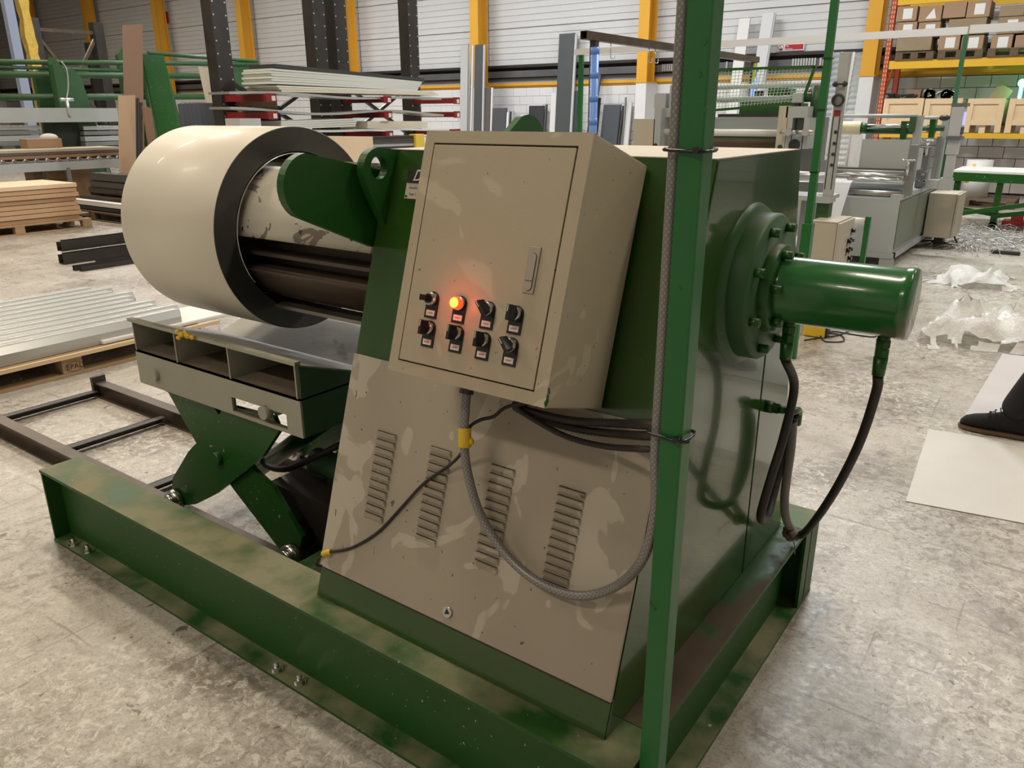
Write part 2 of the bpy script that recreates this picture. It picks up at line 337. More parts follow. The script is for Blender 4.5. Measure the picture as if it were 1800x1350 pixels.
# ------------------------------------------------------------------ the hall
WY = 19.0
XL, XR, YF = -60.0, 9.0, -9.0
f = MB(); f.box(XL, XR, YF, WY + .6, -.2, 0); fo = struct(objm('floor', f, floor_mat(), org=(0, 0, 0)))
f = MB(); f.box(XL, XR, YF, WY + .6, CEIL, CEIL + .2)
for i in range(14): f.box(XL + 3 + i * 5.2, XL + 3.2 + i * 5.2, YF, WY, CEIL - .45, CEIL)
struct(objm('ceiling', f, ROOF, org=(0, 0, CEIL)))
f = MB(); f.box(XL - .2, XL, YF, WY + .6, 0, CEIL); struct(objm('wall_left', f, CLAD, org=(XL, 0, 0)))
f = MB(); f.box(XR, XR + .2, YF, WY + .6, 0, CEIL); struct(objm('wall_right', f, CLAD, org=(XR, 0, 0)))
f = MB(); f.box(XL, XR, YF - .2, YF, 0, CEIL); struct(objm('wall_front', f, CLAD, org=(0, YF, 0)))
f = MB(); f.box(XL, XR, WY + .25, WY + .6, 0, CEIL); wb = struct(objm('wall_back', f, MORT, org=(0, WY, 0)))
# painted blocks: the nearest 300 one by one, the rest joined
bw, bh = .45, .225
def blockmesh():
    mb = MB(); mb.box(-bw / 2 + .003, bw / 2 - .003, 0, .3, .003, bh - .003, .003); return mb
proto = objm('block', blockmesh(), BLOCK, wb, None); proto_me = proto.data
for v in proto_me.vertices: v.co += Vector((0, WY, 0))
proto.location = (-2.2, -.0, 0)
rest = MB(); spots = []
for r in range(10):
    for k in range(70):
        spots.append((-1.2 - k * bw - (bw / 2 if r % 2 else 0), r * bh + .04))
spots.sort(key=lambda q: abs(q[0] + 10) - .2 * q[1] * 3)
# in view between the machines and the rack: x -17.5 .. -3
vis = [q for q in spots if -20.5 < q[0] < -3.2 and q[1] > 1.1][:300]
sv = set(vis)
base_p = proto
first = True
for q in vis:
    if first: o = proto; first = False
    else: o = proto.copy(); C.objects.link(o); o.parent = wb
    # vertices carry (x,y-WY+WY) already relative to the wall origin (0,WY,0)
    o.location = (q[0], random.uniform(-.003, .003), q[1])
for q in spots:
    if q in sv: continue
    rest.box(q[0] - bw / 2 + .006, q[0] + bw / 2 - .006, WY, WY + .3, q[1] + .006, q[1] + bh - .006)
for k in range(70, 128):
    for r in range(10):
        x = -1.2 - k * bw; rest.box(x - bw / 2 + .006, x + bw / 2 - .006, WY, WY + .3, r * bh + .046, r * bh + .04 + bh - .006)
for k in range(22):
    for r in range(10):
        x = -.7 + k * bw; rest.box(x - bw / 2 + .006, x + bw / 2 - .006, WY, WY + .3, r * bh + .046, r * bh + .04 + bh - .006)
objm('block_courses', rest, BLOCK, wb, kind='stuff')
# ribbed cladding panels above, one object per panel
COLX = [-4.3 - 5.19 * i for i in range(11)]
def clad_mesh(L, H):
    mb = MB(); n = max(2, round(H / .155)); h = H / n; prof = []
    for i in range(n):
        z = i * h; prof += [(0, z), (0, z + h * .80), (.022, z + h * .86), (.022, z + h * .95)]
    prof.append((0, H)); 
    A = [mb.bm.verts.new((0, y, z)) for y, z in prof]; B = [mb.bm.verts.new((L, y, z)) for y, z in prof]
    for i in range(len(prof) - 1): mb.bm.faces.new((A[i], B[i], B[i + 1], A[i + 1]))
    return mb
PH = (CEIL - 2.88) / 6; protoP = None
edges = [XR, 0.9] + COLX + [XL]
for bi in range(len(edges) - 1):
    x1, x0 = edges[bi], edges[bi + 1]; L = x1 - x0 - .02
    me = None
    for r in range(6):
        if me is None:
            o = objm('cladding_panel', clad_mesh(L, PH - .012), CLAD, wb); 
            for v in o.data.vertices: v.co += Vector((0, WY, 0))
            me = o.data
        else: o = bpy.data.objects.new('cladding_panel', me); C.objects.link(o); o.parent = wb
        o.location = (x0 + .01, .04 - random.uniform(0, .006), 2.88 + r * PH)
f = MB(); f.box(XL, XR, WY - .02, WY + .3, 2.30, 2.34); f.box(XL, XR, WY - .06, WY + .2, 2.34, 2.41); struct(objm('trim_1', f, YSTEEL, org=(0, WY, 2.3)))
# dark service channel with grille inserts
f = MB(); f.box(XL, XR, WY - .12, WY + .2, 2.81, 2.88); f.box(XL, XR, WY - .12, WY + .2, 2.50, 2.53); f.box(XL, XR, WY + .10, WY + .2, 2.5, 2.85)
tr = struct(objm('trim_2', f, BLK, org=(0, WY, 2.5)))
f = MB(); f.box(XL, XR, WY - .03, WY + .1, 2.56, 2.73); objm('duct_face', f, mat('duct_grey', (.12, .12, .125), .4, .4, var=(1, .6, (.2, .2, .2))), tr)
for (u0, u1) in ((1440, 1492), (1392, 1436), (1164, 1188), (1276, 1284)):
    f = MB(); x0 = atY(u0, 112, WY - .06)[0]; x1 = atY(u1, 112, WY - .06)[0]; n = int((x1 - x0) / .06)
    for i in range(n): f.box(x0 + i * .06, x0 + i * .06 + .04, WY - .06, WY, 2.58, 2.74)
    objm('grille', f, ALU, tr)
f = MB(); f.box(XL, XR, WY - .05, WY + .2, 2.41, 2.5); struct(objm('trim_3', f, mat('trim_grey', (.30, .29, .28), .6), org=(0, WY, 2.4)))  # one even grey on the strip above the yellow rail
# yellow portal columns
for i, x in enumerate(COLX[:10]):
    if x < XL: continue
    t = thing('steel_column', '', 'column', (x, WY - .4, 0), 'yellow portal columns of the hall wall')
    t['label'] = ['yellow wall column beside the orange pallet rack upright', 'yellow wall column behind the brown square tube with hooks', 'yellow wall column right of the cantilever rack, left of the tall dark plank',
                  'yellow wall column seen between the black rack posts', 'yellow wall column above the green plate, left of the two black posts', 'wide yellow wall column left of the tallest black rack post',
                  'yellow wall column left of the tall brown panel', 'yellow wall column just right of the foam-covered pillar', 'yellow wall column at the far left behind the blue pipe', 'yellow wall column at the far left end of the hall'][i]
    mb = MB(); mb.box(x - .14, x + .14, WY - .62, WY - .60, 2.33, CEIL); mb.box(x - .14, x + .14, WY - .22, WY - .20, 2.33, CEIL); objm('flange_plates', mb, YSTEEL, t)
    mb = MB(); mb.box(x - .012, x + .012, WY - .60, WY - .22, 2.33, CEIL); objm('web', mb, YSTEEL, t)
    mb = MB(); mb.box(x - .17, x + .17, WY - .64, WY - .13, 2.31, 2.33); objm('base_plate', mb, YSTEEL, t)
    mb = MB(); mb.box(x - .14, x + .14, WY - .62, WY - .01, 0, 2.31); objm('block_pier', mb, BLOCK, t, label='white painted pier under the yellow column')
# ceiling lamps (unseen fittings above the frame, two of them added as fill)
for i, (x, y, z, lx, ly, wt, col, lb) in enumerate(LAMPS):
    t = thing('ceiling_lamp', lb, 'lamp', (x, y, z), 'ceiling lamps of the hall')
    mb = MB(); mb.box(x - lx / 2 - .05, x + lx / 2 + .05, y - .3, y + .3, z, z + .07); objm('housing', mb, WHITE, t)
    mb = MB()
    for q in (-1, 1): mb.cyl((x + q * lx * .4, y, z + .07), (x + q * lx * .4, y, CEIL - .0), .008, 6)
    objm('hanger', mb, BLK, t)

# ------------------------------------------------------------------ decoiler (the big green machine)
D = thing('decoiler', 'large green steel decoiler with slanted housing on a heavy green beam base', 'machine', (-1.1, 1.8, 0))
BX0, BX1, BT = -3.088, -.551, .312
def bolt(x, y, z, parent, h=.03, r=.011):
    mb = MB(); mb.cyl((x, y, z), (x, y, z + .003), r * 1.7, 14); mb.cyl((x, y, z + .003), (x, y, z + .003 + h * .45), r * 1.35, 6); mb.cyl((x, y, z + .003), (x, y, z + h), r * .7, 10)
    return objm('bolt', mb, CHROME, parent, label='bright nut and stud on the bottom flange')
def hbeam(name, y0, y1, web, plates):
    mb = MB(); mb.box(BX0, BX1, y0, y1, BT - .012, BT, .002); b = objm(name, mb, GB, D)
    mb = MB(); mb.box(BX0, BX1, y0, y1, 0, .012, .002); objm('bottom_flange', mb, GB, b)
    mb = MB(); mb.box(BX0 + .001, BX1 - .001, web - .005, web + .005, .012, BT - .012); objm('web', mb, GB, b)
    for x in plates:
        mb = MB(); mb.box(x, x + .01, y0 + .004, y1 - .004, .012, BT - .012); objm('end_plate', mb, GB, b)
    return b
fb = hbeam('front_beam', 1.133, 1.287, 1.2, (BX0, BX1 - .011))
for (u, v) in ((130, 958), (155, 970), (487, 1178), (527, 1200)):
    p = atZ(u, v, .012); bolt(p[0], p[1], .012, fb)
hbeam('rear_beam', 2.385, 2.54, 2.45, (BX0, BX1 - .011))
mb = MB(); mb.box(-.70, BX1, 1.288, 2.384, BT - .012, BT, .002); sb = objm('side_beam', mb, mat('dirty_beam_green', (.009, .072, .006), .5, dust=((.085, .06, .038), 2.5, 3)), D, label='side beam with dark brown dirt on its top')
mb = MB(); mb.box(-.70, BX1, 1.288, 2.384, 0, .012); objm('bottom_flange', mb, GB, sb)
mb = MB(); mb.box(-.625, -.615, 1.288, 2.384, .012, BT - .012); objm('web', mb, GB, sb)
mb = MB(); mb.box(-1.9, -1.78, 1.288, 2.384, .0, .20); objm('cross_beam', mb, GB, D)
# housing: trapezoid in y-z
HX0, HX1 = -1.572, -.634
TOPZ = 1.51
yf = lambda z: 1.205 + .319 * (z - .312)
yb = lambda z: 2.373 - .199 * (z - .312)
mb = MB()
pr = [(yf(BT), BT), (yb(BT), BT), (yb(TOPZ), TOPZ), (yf(TOPZ), TOPZ)]
mb.prism(pr, HX0, HX1, 'x'); bmesh.ops.bevel(mb.bm, geom=mb.bm.edges[:], offset=.004, segments=2, affect='EDGES')
hs = objm('housing', mb, GS, D)
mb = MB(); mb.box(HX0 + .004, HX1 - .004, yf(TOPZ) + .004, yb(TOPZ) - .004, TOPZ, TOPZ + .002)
objm('dust_reflection_layer', mb, mat('pale_dust_and_reflection', (.62, .56, .46), .6, var=(9, .5, (.52, .46, .37)), bump=(40, .2)), hs, label='pale dust and painted-in wall reflection on the housing top')  # cream colour holds both dust and the white wall's grazing reflection
mb = MB()   # welded seam on the side
mb.box(HX1, HX1 + .002, 2.02, 2.034, BT, 1.02); objm('weld_seam', mb, GS, hs)
# lower cover
PS0, PS1 = .091, .697
mb = MB(); mb.slope(HX0 + .004, HX1 - .001, PS0, PS1, .001, .009, .002); pc = objm('cover_panel', mb, PAN, D, label='beige scratched sheet cover with four columns of louvres')
mb = MB(); mb.slope(HX0 + .012, HX1 - .006, PS0 - .006, PS0, .0, .004); objm('gap_seal', mb, INK, pc)
# louvres
for (ut, vt, ub, vb, n) in ((682, 768, 663, 912, 11), (777, 796, 754, 952, 12), (887, 829, 858, 998, 12), (1008, 868, 978, 1033, 12)):
    xt, s1 = onS(ut, vt); xb, s0 = onS(ub, vb); xc = (xt + xb) / 2; wv = .036
    for i in range(n):
        s_ = s0 + (s1 - s0) * i / (n - 1); h = (s1 - s0) / (n - 1)
        mb = MB()
        a, b = xc - wv, xc + wv; z0, z1 = s_ - h * .12, s_ + h * .50
        mb.hexa([SL(a, z0 - .004, .009), SL(b, z0 - .004, .009), SL(b, z1, .009), SL(a, z1, .009), SL(a + .006, z0 + .002, .013), SL(b - .006, z0 + .002, .013), SL(b - .003, z1, .019), SL(a + .003, z1, .019)])
        lv = objm('louvre', mb, PAN, pc)
        if i == 0: dk = MB()
        dk.slope(a + .002, b - .002, z1 - .001, z1 + .0022, .006, .0105)  # dark strip painted in as the shade of each louvre slot
        if i == n - 1: objm('louvre_slot_shade', dk, INK, pc)
x, s_ = onS(792, 1074); c0 = Vector(SL(x, s_, .009)); nrm = Vector((0, -CT, ST))
mb = MB(); mb.cyl(c0, c0 + nrm * .006, .0135, 20); lk = objm('cover_lock', mb, CHROME, pc)
mb = MB(); mb.cyl(c0 + nrm * .006, c0 + nrm * .0075, .0085, 3); objm('key_triangle', mb, INK, pc)
# lifting / pressing lugs
def arc(cx, cz, r, a0, a1, n=14): return [(cx + r * math.cos(math.radians(a0 + (a1 - a0) * i / n)), cz + r * math.sin(math.radians(a0 + (a1 - a0) * i / n))) for i in range(n + 1)]
def ann(outer, hc, hr, x0, x1, n=28):   # plate in y-z with a hole
    bm = bmesh.new(); M = len(outer)
    H = [(hc[0] + hr * math.cos(2 * PI * i / n), hc[1] + hr * math.sin(2 * PI * i / n)) for i in range(n)]
    eo = []; 
    vo = [bm.verts.new((x0, *p)) for p in outer]; vh = [bm.verts.new((x0, *p)) for p in H]
    for L_ in (vo, vh):
        for i in range(len(L_)): eo.append(bm.edges.new((L_[i], L_[(i + 1) % len(L_)])))
    r = bmesh.ops.triangle_fill(bm, use_beauty=True, edges=eo)
    fs = [g for g in r['geom'] if isinstance(g, bmesh.types.BMFace)]
    bad = [f for f in fs if (Vector((f.calc_center_median().y, f.calc_center_median().z)) - Vector(hc)).length < hr * .8]
    bmesh.ops.delete(bm, geom=bad, context='FACES_ONLY'); fs = [f for f in fs if f.is_valid]
    e = bmesh.ops.extrude_face_region(bm, geom=fs); bmesh.ops.translate(bm, verts=[v for v in e['geom'] if isinstance(v, bmesh.types.BMVert)], vec=(x1 - x0, 0, 0))
    bmesh.ops.recalc_face_normals(bm, faces=bm.faces[:]); return bm
GL = mat('lug_green', (.008, .082, .006), .42, var=(5, .5, (.006, .06, .012)), bump=(90, .08))
o1 = arc(1.312, 1.43, .082, 95, 235) + [(yf(1.255) + .01, 1.255), (yf(1.47) + .01, 1.452)]
mb = MB(); mb.prism(o1, -1.600, -1.575, 'x'); objm('arm_bracket', mb, GL, D)
o2 = [(yf(1.305) + .012, 1.303)] + arc(1.515, 1.462, .056, 235, 85)[::1] + [(yf(1.505) + .012, 1.508)]
o2 = [(yf(1.30) + .012, 1.300), (1.475, 1.405)] + arc(1.512, 1.462, .056, 200, 80) + [(yf(1.508) + .012, 1.509)]
objm('lifting_lug', ann(o2, (1.512, 1.468), .030, -1.560, -1.535), GL, D)
o3 = [(2.09, 1.51)] + arc(2.255, 1.50, .098, 130, 20) + [(2.40, 1.44), (2.33, 1.3), (2.16, 1.3)]
mb = MB(); mb.prism(o3, -1.60, -1.575, 'x'); objm('rear_bracket', mb, GL, D)
# nameplate
mb = MB(); mb.slope(-1.482, -1.36, onS(714, 349)[1], onS(728, 298)[1], .0, .0025); npl = objm('nameplate', mb, mat('nameplate_silver', (.50, .45, .38), .4), D)
sA, sB, sM = onS(714, 349)[1], onS(728, 298)[1], onS(720, 322)[1]
mb = MB(); mb.slope(-1.482, -1.36, sM, sB, .0025, .0032); objm('black_band', mb, mat('plate_black', (.03, .025, .025), .4), npl)
nX, nY = (1, 0, 0), (0, ST, CT)
text('letter', 'D', .042, frame(SL(-1.447, (sM + sB) / 2 + .001, .0036), nX, nY), LAB, npl, shear=.35)
for k, q in enumerate(('Decoiler', 'Type: 1', 'Model:')): text('small_print', q, .0085, frame(SL(-1.455, sM - .012 - .0165 * k, .003), nX, nY), INK, npl, ext=.0001)
mb = MB()
for s_ in (sA + .006, sB - .006): mb.cyl(SL(-1.476, s_, .002), SL(-1.476, s_, .005), .003, 10)
objm('rivets', mb, INK, npl)
# flange and rotary cylinder
AY, AZ = 1.83, 1.21
mb = MB(); mb.ring((HX1, AY, AZ), 'x', [(-.01, .0), (.014, .0), (.014, .185), (-.01, .20)], 56, closed=False); bp_ = objm('backing_disc', mb, G, D)
mb = MB(); mb.ring((HX1, AY, AZ), 'x', [(.01, .0), (.058, .0), (.060, .166), (.052, .172), (.01, .173)], 64, closed=False); objm('bearing_flange', mb, mat('rusty_green', (.022, .10, .028), .5, var=(3, .6, (.05, .075, .03)), dust=((.20, .15, .10), .6, 6)), D)
mb = MB(); mb.ring((HX1, AY, AZ), 'x', [(.058, .0), (.083, .0), (.084, .100), (.08, .105), (.058, .106)], 48, closed=False); objm('cylinder_flange', mb, G, D)
RC = mat('cylinder_green', (.016, .13, .026), .22, var=(4, .5, (.012, .10, .02)), spots=[(5, .56, (.17, .17, .10), .10, 4, .5)], coat=.3)
mb = MB(); mb.ring((HX1, AY, AZ), 'x', [(.083, .0), (.083, .082), (.092, .0765), (.338, .0765), (.342, .0785), (.358, .0785), (.363, .076), (.363, .0)], 56, closed=False); rc = objm('rotary_cylinder', mb, RC, D)
for i in range(8):
    a = math.radians(22 + 45 * i); y, z = AY + .146 * math.cos(a), AZ + .146 * math.sin(a)
    mb = MB(); mb.cyl((HX1 + .058, y, z), (HX1 + .082, y, z), .0105, 14); mb.cyl((HX1 + .0815, y, z), (HX1 + .0825, y, z), .005, 6); objm('socket_bolt', mb, G, D)
for i in range(6):
    a = math.radians(50 + 60 * i); y, z = AY + .090 * math.cos(a), AZ + .090 * math.sin(a)
    mb = MB(); mb.cyl((HX1 + .084, y, z), (HX1 + .108, y, z), .0095, 14); objm('socket_bolt', mb, G, D)
def fitting(p, dirv, parent, mat_=G):
    p = Vector(p); d = Vector(dirv).normalized(); mb = MB()
    mb.cyl(p, p + d * .03, .0135, 12); mb.cyl(p + d * .018, p + d * .034, .0165, 6); mb.cyl(p + d * .038, p + d * .056, .016, 6); mb.cyl(p + d * .03, p + d * .062, .0125, 12); mb.cyl(p + d * .058, p + d * .100, .0155, 12, r2=.0135)
    return objm('hose_fitting', mb, mat_, parent)
F1 = (HX1 + .108, AY, AZ - .068); F2 = (-.318, AY, AZ - .068)
fitting(F1, (0, 0, -1), D); fitting(F2, (0, 0, -1), D)
# mandrel with four segments
mb = MB(); mb.cyl((-2.95, AY, AZ), (HX0, AY, AZ), .085, 28); md = objm('mandrel_shaft', mb, BRN, D)
mb = MB(); mb.box(-2.9, HX0 - .02, AY - .12, AY + .12, AZ - .14, AZ - .09); mb.box(-2.9, HX0 - .02, AY - .12, AY + .12, AZ + .08, AZ + .13); mb.box(-2.9, HX0 - .02, AY - .13, AY - .09, AZ - .14, AZ + .13); mb.box(-2.9, HX0 - .02, AY + .09, AY + .13, AZ - .14, AZ + .13); objm('segment_carrier', mb, BRN, D)
for i, (a, b, m_) in enumerate(((112, 178, STEELP), (22, 88, STEELP), (205, 256, BRN), (284, 335, STEEL))):
    mb = MB(); mb.ring((0, AY, AZ), 'x', [(-2.98, .232), (HX0 - .012, .232), (HX0 - .012, .243), (-2.98, .243)], 14, math.radians(a), math.radians(b)); objm('mandrel_segment', mb, m_, D)
mb = MB()
for y0, z0, y1, z1 in ((-.21, -.05, -.13, -.05), (-.215, -.10, -.13, -.10), (-.10, -.22, -.10, -.14), (.02, -.23, .02, -.14)):
    mb.bar((-2.9, AY + (y0 + y1) / 2, AZ + (z0 + z1) / 2), (HX0 - .02, AY + (y0 + y1) / 2, AZ + (z0 + z1) / 2), abs(y1 - y0) or .012, abs(z1 - z0) or .012)
objm('segment_webs', mb, BRN, D)
mb = MB(); mb.bar((-2.9, AY - .10, AZ - .246), (HX0 - .015, AY - .10, AZ - .246), .09, .012); objm('guide_bar', mb, STEEL, D)
# black hydraulic tray behind the scissor lift, inside the base
mb = MB(); mb.box(-2.30, -1.91, 1.60, 2.10, .0, .30); mb.box(-1.78, -1.58, 1.3, 2.38, .20, .24); objm('hydraulic_tank', mb, BLK, D)
mb = MB(); mb.cyl((-2.2, 1.75, .36), (-1.95, 1.75, .36), .05, 16); mb.cyl((-2.1, 1.75, .3), (-2.1, 1.75, .36), .03, 12); objm('pump_motor', mb, GD, D)

# ------------------------------------------------------------------ coil
CX0, CX1, CR = -2.83, -2.265, .3525
K = thing('steel_coil', 'large coil of cream painted sheet steel on the decoiler mandrel', 'coil', (-2.55, AY, AZ - CR))
mb = MB(); mb.ring((0, AY, AZ), 'x', [(CX0, .272), (CX0, CR - .003), (CX0 + .003, CR), (CX1 - .002, CR), (CX1, CR - .002)], 128, closed=False); objm('outer_wrap', mb, COILW, K)
mb = MB(); prof = []; r = .272
while r < CR - .002: prof += [(CX1 + .0008, r), (CX1 - .0006, r + .0035)]; r += .0045
mb.ring((0, AY, AZ), 'x', prof + [(CX1, CR - .002)], 128, closed=False); objm('wound_edge', mb, COILE, K)
mb = MB(); mb.ring((0, AY, AZ), 'x', [(CX0 + .005, .270), (CX1 - .004, .270), (CX1 - .004, .266), (CX0 + .005, .266)], 96); objm('inner_sleeve', mb, mat('dark_bore', (.03, .028, .026), .4, .5), K)
mb = MB(); mb.ring((0, AY, AZ), 'x', [(CX1 - .012, .266), (CX1 + .001, .266), (CX1 + .001, .2625), (CX1 - .012, .2625)], 96, math.radians(85), math.radians(215)); objm('sleeve_rim', mb, LINER, K)

# ------------------------------------------------------------------ coil car with scissor lift
T = thing('coil_lift_car', 'grey scissor lift table with V-shaped top under the cream coil', 'lift table', (-2.4, 1.83, 0))
TX0, TX1, TY0, TY1 = -2.845, -1.89, 1.46, 2.20; TZ1, TZ0, TV = .872, .625, .745
mb = MB()
for sy, ya in ((1, TY0), (-1, TY1)):
    pts = [(TX0 - .0, ya, TZ1 - .006), (TX1, ya, TZ1 - .006), (TX1, AY, TV - .006), (TX0, AY, TV - .006), (TX0, ya, TZ1), (TX1, ya, TZ1), (TX1, AY, TV), (TX0, AY, TV)]
    if sy < 0: pts = [pts[i] for i in (1, 0, 3, 2, 5, 4, 7, 6)]
    mb.hexa(pts)
tp = objm('cradle_top', mb, mat('scuffed_cradle', (.27, .25, .21), .45, .3, var=(4, .7, (.36, .37, .38)), spots=[(3, .56, (.17, .14, .11), .05, 5, 1.)], bump=(30, .1)), T)
mb = MB(); mb.box(TX0 - .012, TX1 + .0, TY0 - .006, TY0 + .016, TZ1 - .004, TZ1 + .008); objm('top_lip', mb, GREY, T)
SK = .757  # top of the solid skirt
for y in (TY0, TY1 - .008):
    mb = MB(); ye = y + .008
    # skirt with slot
    sx0, sx1 = -2.255, -1.965; z0, z1 = .638, .690
    mb.box(TX0, sx0, y, ye, TZ0, SK); mb.box(sx1, TX1, y, ye, TZ0, SK); mb.box(sx0, sx1, y, ye, z1, SK); mb.box(sx0, sx1, y, ye, TZ0 - .0, z0)
    objm('side_skirt', mb, GREY, T)
for y in (TY0 + .010, TY1 - .018): mb = MB(); mb.box(-2.27, -1.95, y, y + .006, .690, .70); mb.box(-2.27, -1.95, y, y + .006, .63, .640); mb.box(-2.27, -2.255, y, y + .006, .63, .70); mb.box(-1.965, -1.95, y, y + .006, .63, .70); objm('slot_guide', mb, STEEL, T)
mb = MB()
mb.box(TX0, TX1, TY0, TY0 + .30, SK - .006, SK); mb.box(TX0, TX1, TY1 - .3, TY1, SK - .006, SK); objm('shelf_plate', mb, mat('dusty_shelf', (.16, .125, .09), .8, var=(6, .6, (.22, .18, .13))), T)
for x in (TX0, -2.565, -2.25, TX1 - .008):
    for ya, sg in ((TY0, 1), (TY1, -1)):
        mb = MB(); zi = lambda y: TZ1 - .006 - (y - TY0) * (TZ1 - TV) / (AY - TY0)
        p = [(ya, SK), (ya, TZ1 - .006), (ya + sg * .3, TZ1 - .006 - .3 * (TZ1 - TV) / (AY - TY0)), (ya + sg * .3, SK)]
        xs_ = x - .007 if x > -1.95 else (x + .007 if x < -2.8 else x); mb.prism(p, xs_, xs_ + .0065, 'x'); objm('rib', mb, GREY, T)
mb = MB(); zz = [(TY0 + .008, TZ0), (TY1 - .008, TZ0), (TY1 - .008, TZ1 - .008), (AY, TV - .008), (TY0 + .008, TZ1 - .008)]
mb.prism(zz, TX1 - .006, TX1, 'x'); objm('end_plate', mb, mat('end_plate_green', (.045, .10, .05), .4, var=(3, .5, (.06, .12, .06))), T)
mb = MB(); mb.prism(zz, TX0, TX0 + .006, 'x'); objm('end_plate', mb, GREY, T)
def pin(x, z, y, r=.022, l=.02, m_=GREY, name='pin'):
    mb = MB(); mb.cyl((x, y - l, z), (x, y + .012, z), r, 24); return objm(name, mb, m_, T)
for (u, v) in ((269.5, 660), (462.5, 726)):
    p = atY(u, v, TY0 - .012)
    pin(p[0], p[2], TY0 - .0, .023, .016)
def cz(x, y): return (200 + x / 3.6, 500 + y / 3.6)
def plate(pxs, y, th, name, m_, dup_y=None):
    pts = [atY(*cz(*p), y) for p in pxs]; poly = [(p[0], p[2]) for p in pts]
    mb = MB(); mb.prism(poly, y, y + th, 'y'); o = objm(name, mb, m_, T)
    if dup_y: mb = MB(); mb.prism(poly, dup_y, dup_y + th, 'y'); objm(name, mb, m_, T)
    return o
plate([(640, 880), (700, 760), (1010, 840), (1045, 930), (940, 1090), (860, 1160), (770, 1230), (640, 1330), (520, 1390), (430, 1400), (370, 1340), (370, 1230), (470, 1060), (540, 985)], 1.50, .018, 'scissor_arm', G, 2.10)
plate([(190, 600), (380, 560), (640, 790), (720, 900), (880, 1170), (1010, 1290), (1190, 1600), (1175, 1680), (1060, 1690), (760, 1300), (640, 1130), (520, 1000), (345, 685)], 1.522, .018, 'scissor_arm', G, 2.078)
p = atY(*cz(650, 1105), 1.49); pin(p[0], p[2], 1.50, .026, .02, G, 'pivot_pin')
for (u, v) in ((300, 866), (503, 948)):
    p = atY(u, v, 1.47)
    for ys in (1.50, 2.10):
        mb = MB(); s_ = -1 if ys < 1.8 else 1; mb.cyl((p[0], ys - .034, .088 + .043), (p[0], ys + (.0 if s_ < 0 else .034), .088 + .043), .043, 28); mb.cyl((p[0], ys - .05, .131), (p[0], ys - .034, .131), .030, 20)
        w_ = objm('track_roller', mb, CHROME, T)
for (u, v) in ((505, 945),):
    p = atY(u, v, 1.53); mb = MB(); mb.cyl((p[0] + .0, 1.545, .135), (p[0], 1.62, .135), .052, 24); objm('roller_boss', mb, BRN, T)
mb = MB(); mb.cyl((-2.78, 1.52, .655), (-2.78, 2.12, .655), .018, 16); mb.cyl((-2.10, 1.52, .655), (-2.10, 2.12, .655), .018, 16); mb.cyl((-2.80, 1.52, .131), (-2.80, 2.1, .131), .015, 16); mb.cyl((-2.10, 1.52, .131), (-2.10, 2.1, .131), .015, 16); objm('cross_shafts', mb, STEEL, T)
mb = MB(); mb.cyl((-2.65, 1.80, .18), (-2.2, 1.80, .50), .035, 20); objm('lift_cylinder', mb, G, T)
mb = MB(); mb.cyl((-2.2, 1.80, .50), (-2.05, 1.80, .62), .018, 16); objm('cylinder_rod', mb, CHROME, T)
# yellow rag knots on the lip
o = MB()
for (u, v, r) in ((312, 583, .010), (319, 588, .012), (330, 590, .013), (338, 593, .010), (314, 594, .009), (326, 584, .009)):
    p = atY(u, v, TY0 - .015); o.ball((p[0], p[1], p[2]), r, (1.4, .8, .9), 8)
tag(objm('tape_knot', o, YEL), 'yellow tape knot on the lip of the grey lift table', 'tape')
hose = MB(); hose.tube([atY(452, 790, 1.7), atY(468, 818, 1.68), atY(505, 824, 1.66), atY(560, 800, 1.68), atY(600, 780, 1.72)], .012, 10)
tag(objm('hydraulic_hose', hose, RUB), 'black rubber hose drooping behind the scissor arms of the lift table', 'hose')

# ------------------------------------------------------------------ floor track
R_ = thing('floor_track', 'low brown and black steel track frame on the floor left of the base', 'track', (-3.8, 1.8, 0))
for (y0, y1, sg) in ((1.47, 1.55, 1), (2.09, 2.17, -1)):
    mb = MB(); mb.box(-4.63, -1.93, y0, y1, 0, .008); yy = (y0 + y1) / 2; mb.box(-4.63, -1.93, yy - .006, yy + .006, .008, .076); mb.box(-4.63, -1.93, yy - .03, yy + .03, .076, .086); objm('rail', mb, BRN, R_)
for x in (-4.63, -3.91, -3.17):
    mb = MB(); mb.box(x, x + .05, 1.552, 2.088, .04, .046); mb.box(x, x + .006, 1.552, 2.088, .005, .046); objm('cross_bar', mb, BLK, R_)
mb = MB(); mb.box(-4.66, -4.634, 2.09, 2.17, 0, .12); objm('end_stop', mb, BLK, R_)
mb = MB(); mb.box(-4.66, -4.634, 1.47, 1.55, 0, .12); objm('end_stop', mb, BLK, R_)
# ------------------------------------------------------------------ control cabinet on the slanted front
OFF = .25
K2 = thing('control_cabinet', 'beige control cabinet with red lamp and knobs on the slanted front of the decoiler', 'control box', SL(-1.0, .705, .02))
BXA, BXB, S0, S1 = -1.208, -.786, .705, 1.237
mb = MB(); mb.slope(BXA, BXB, S0, S1, .012, OFF - .008, .004); enc = objm('enclosure', mb, BEI, K2)
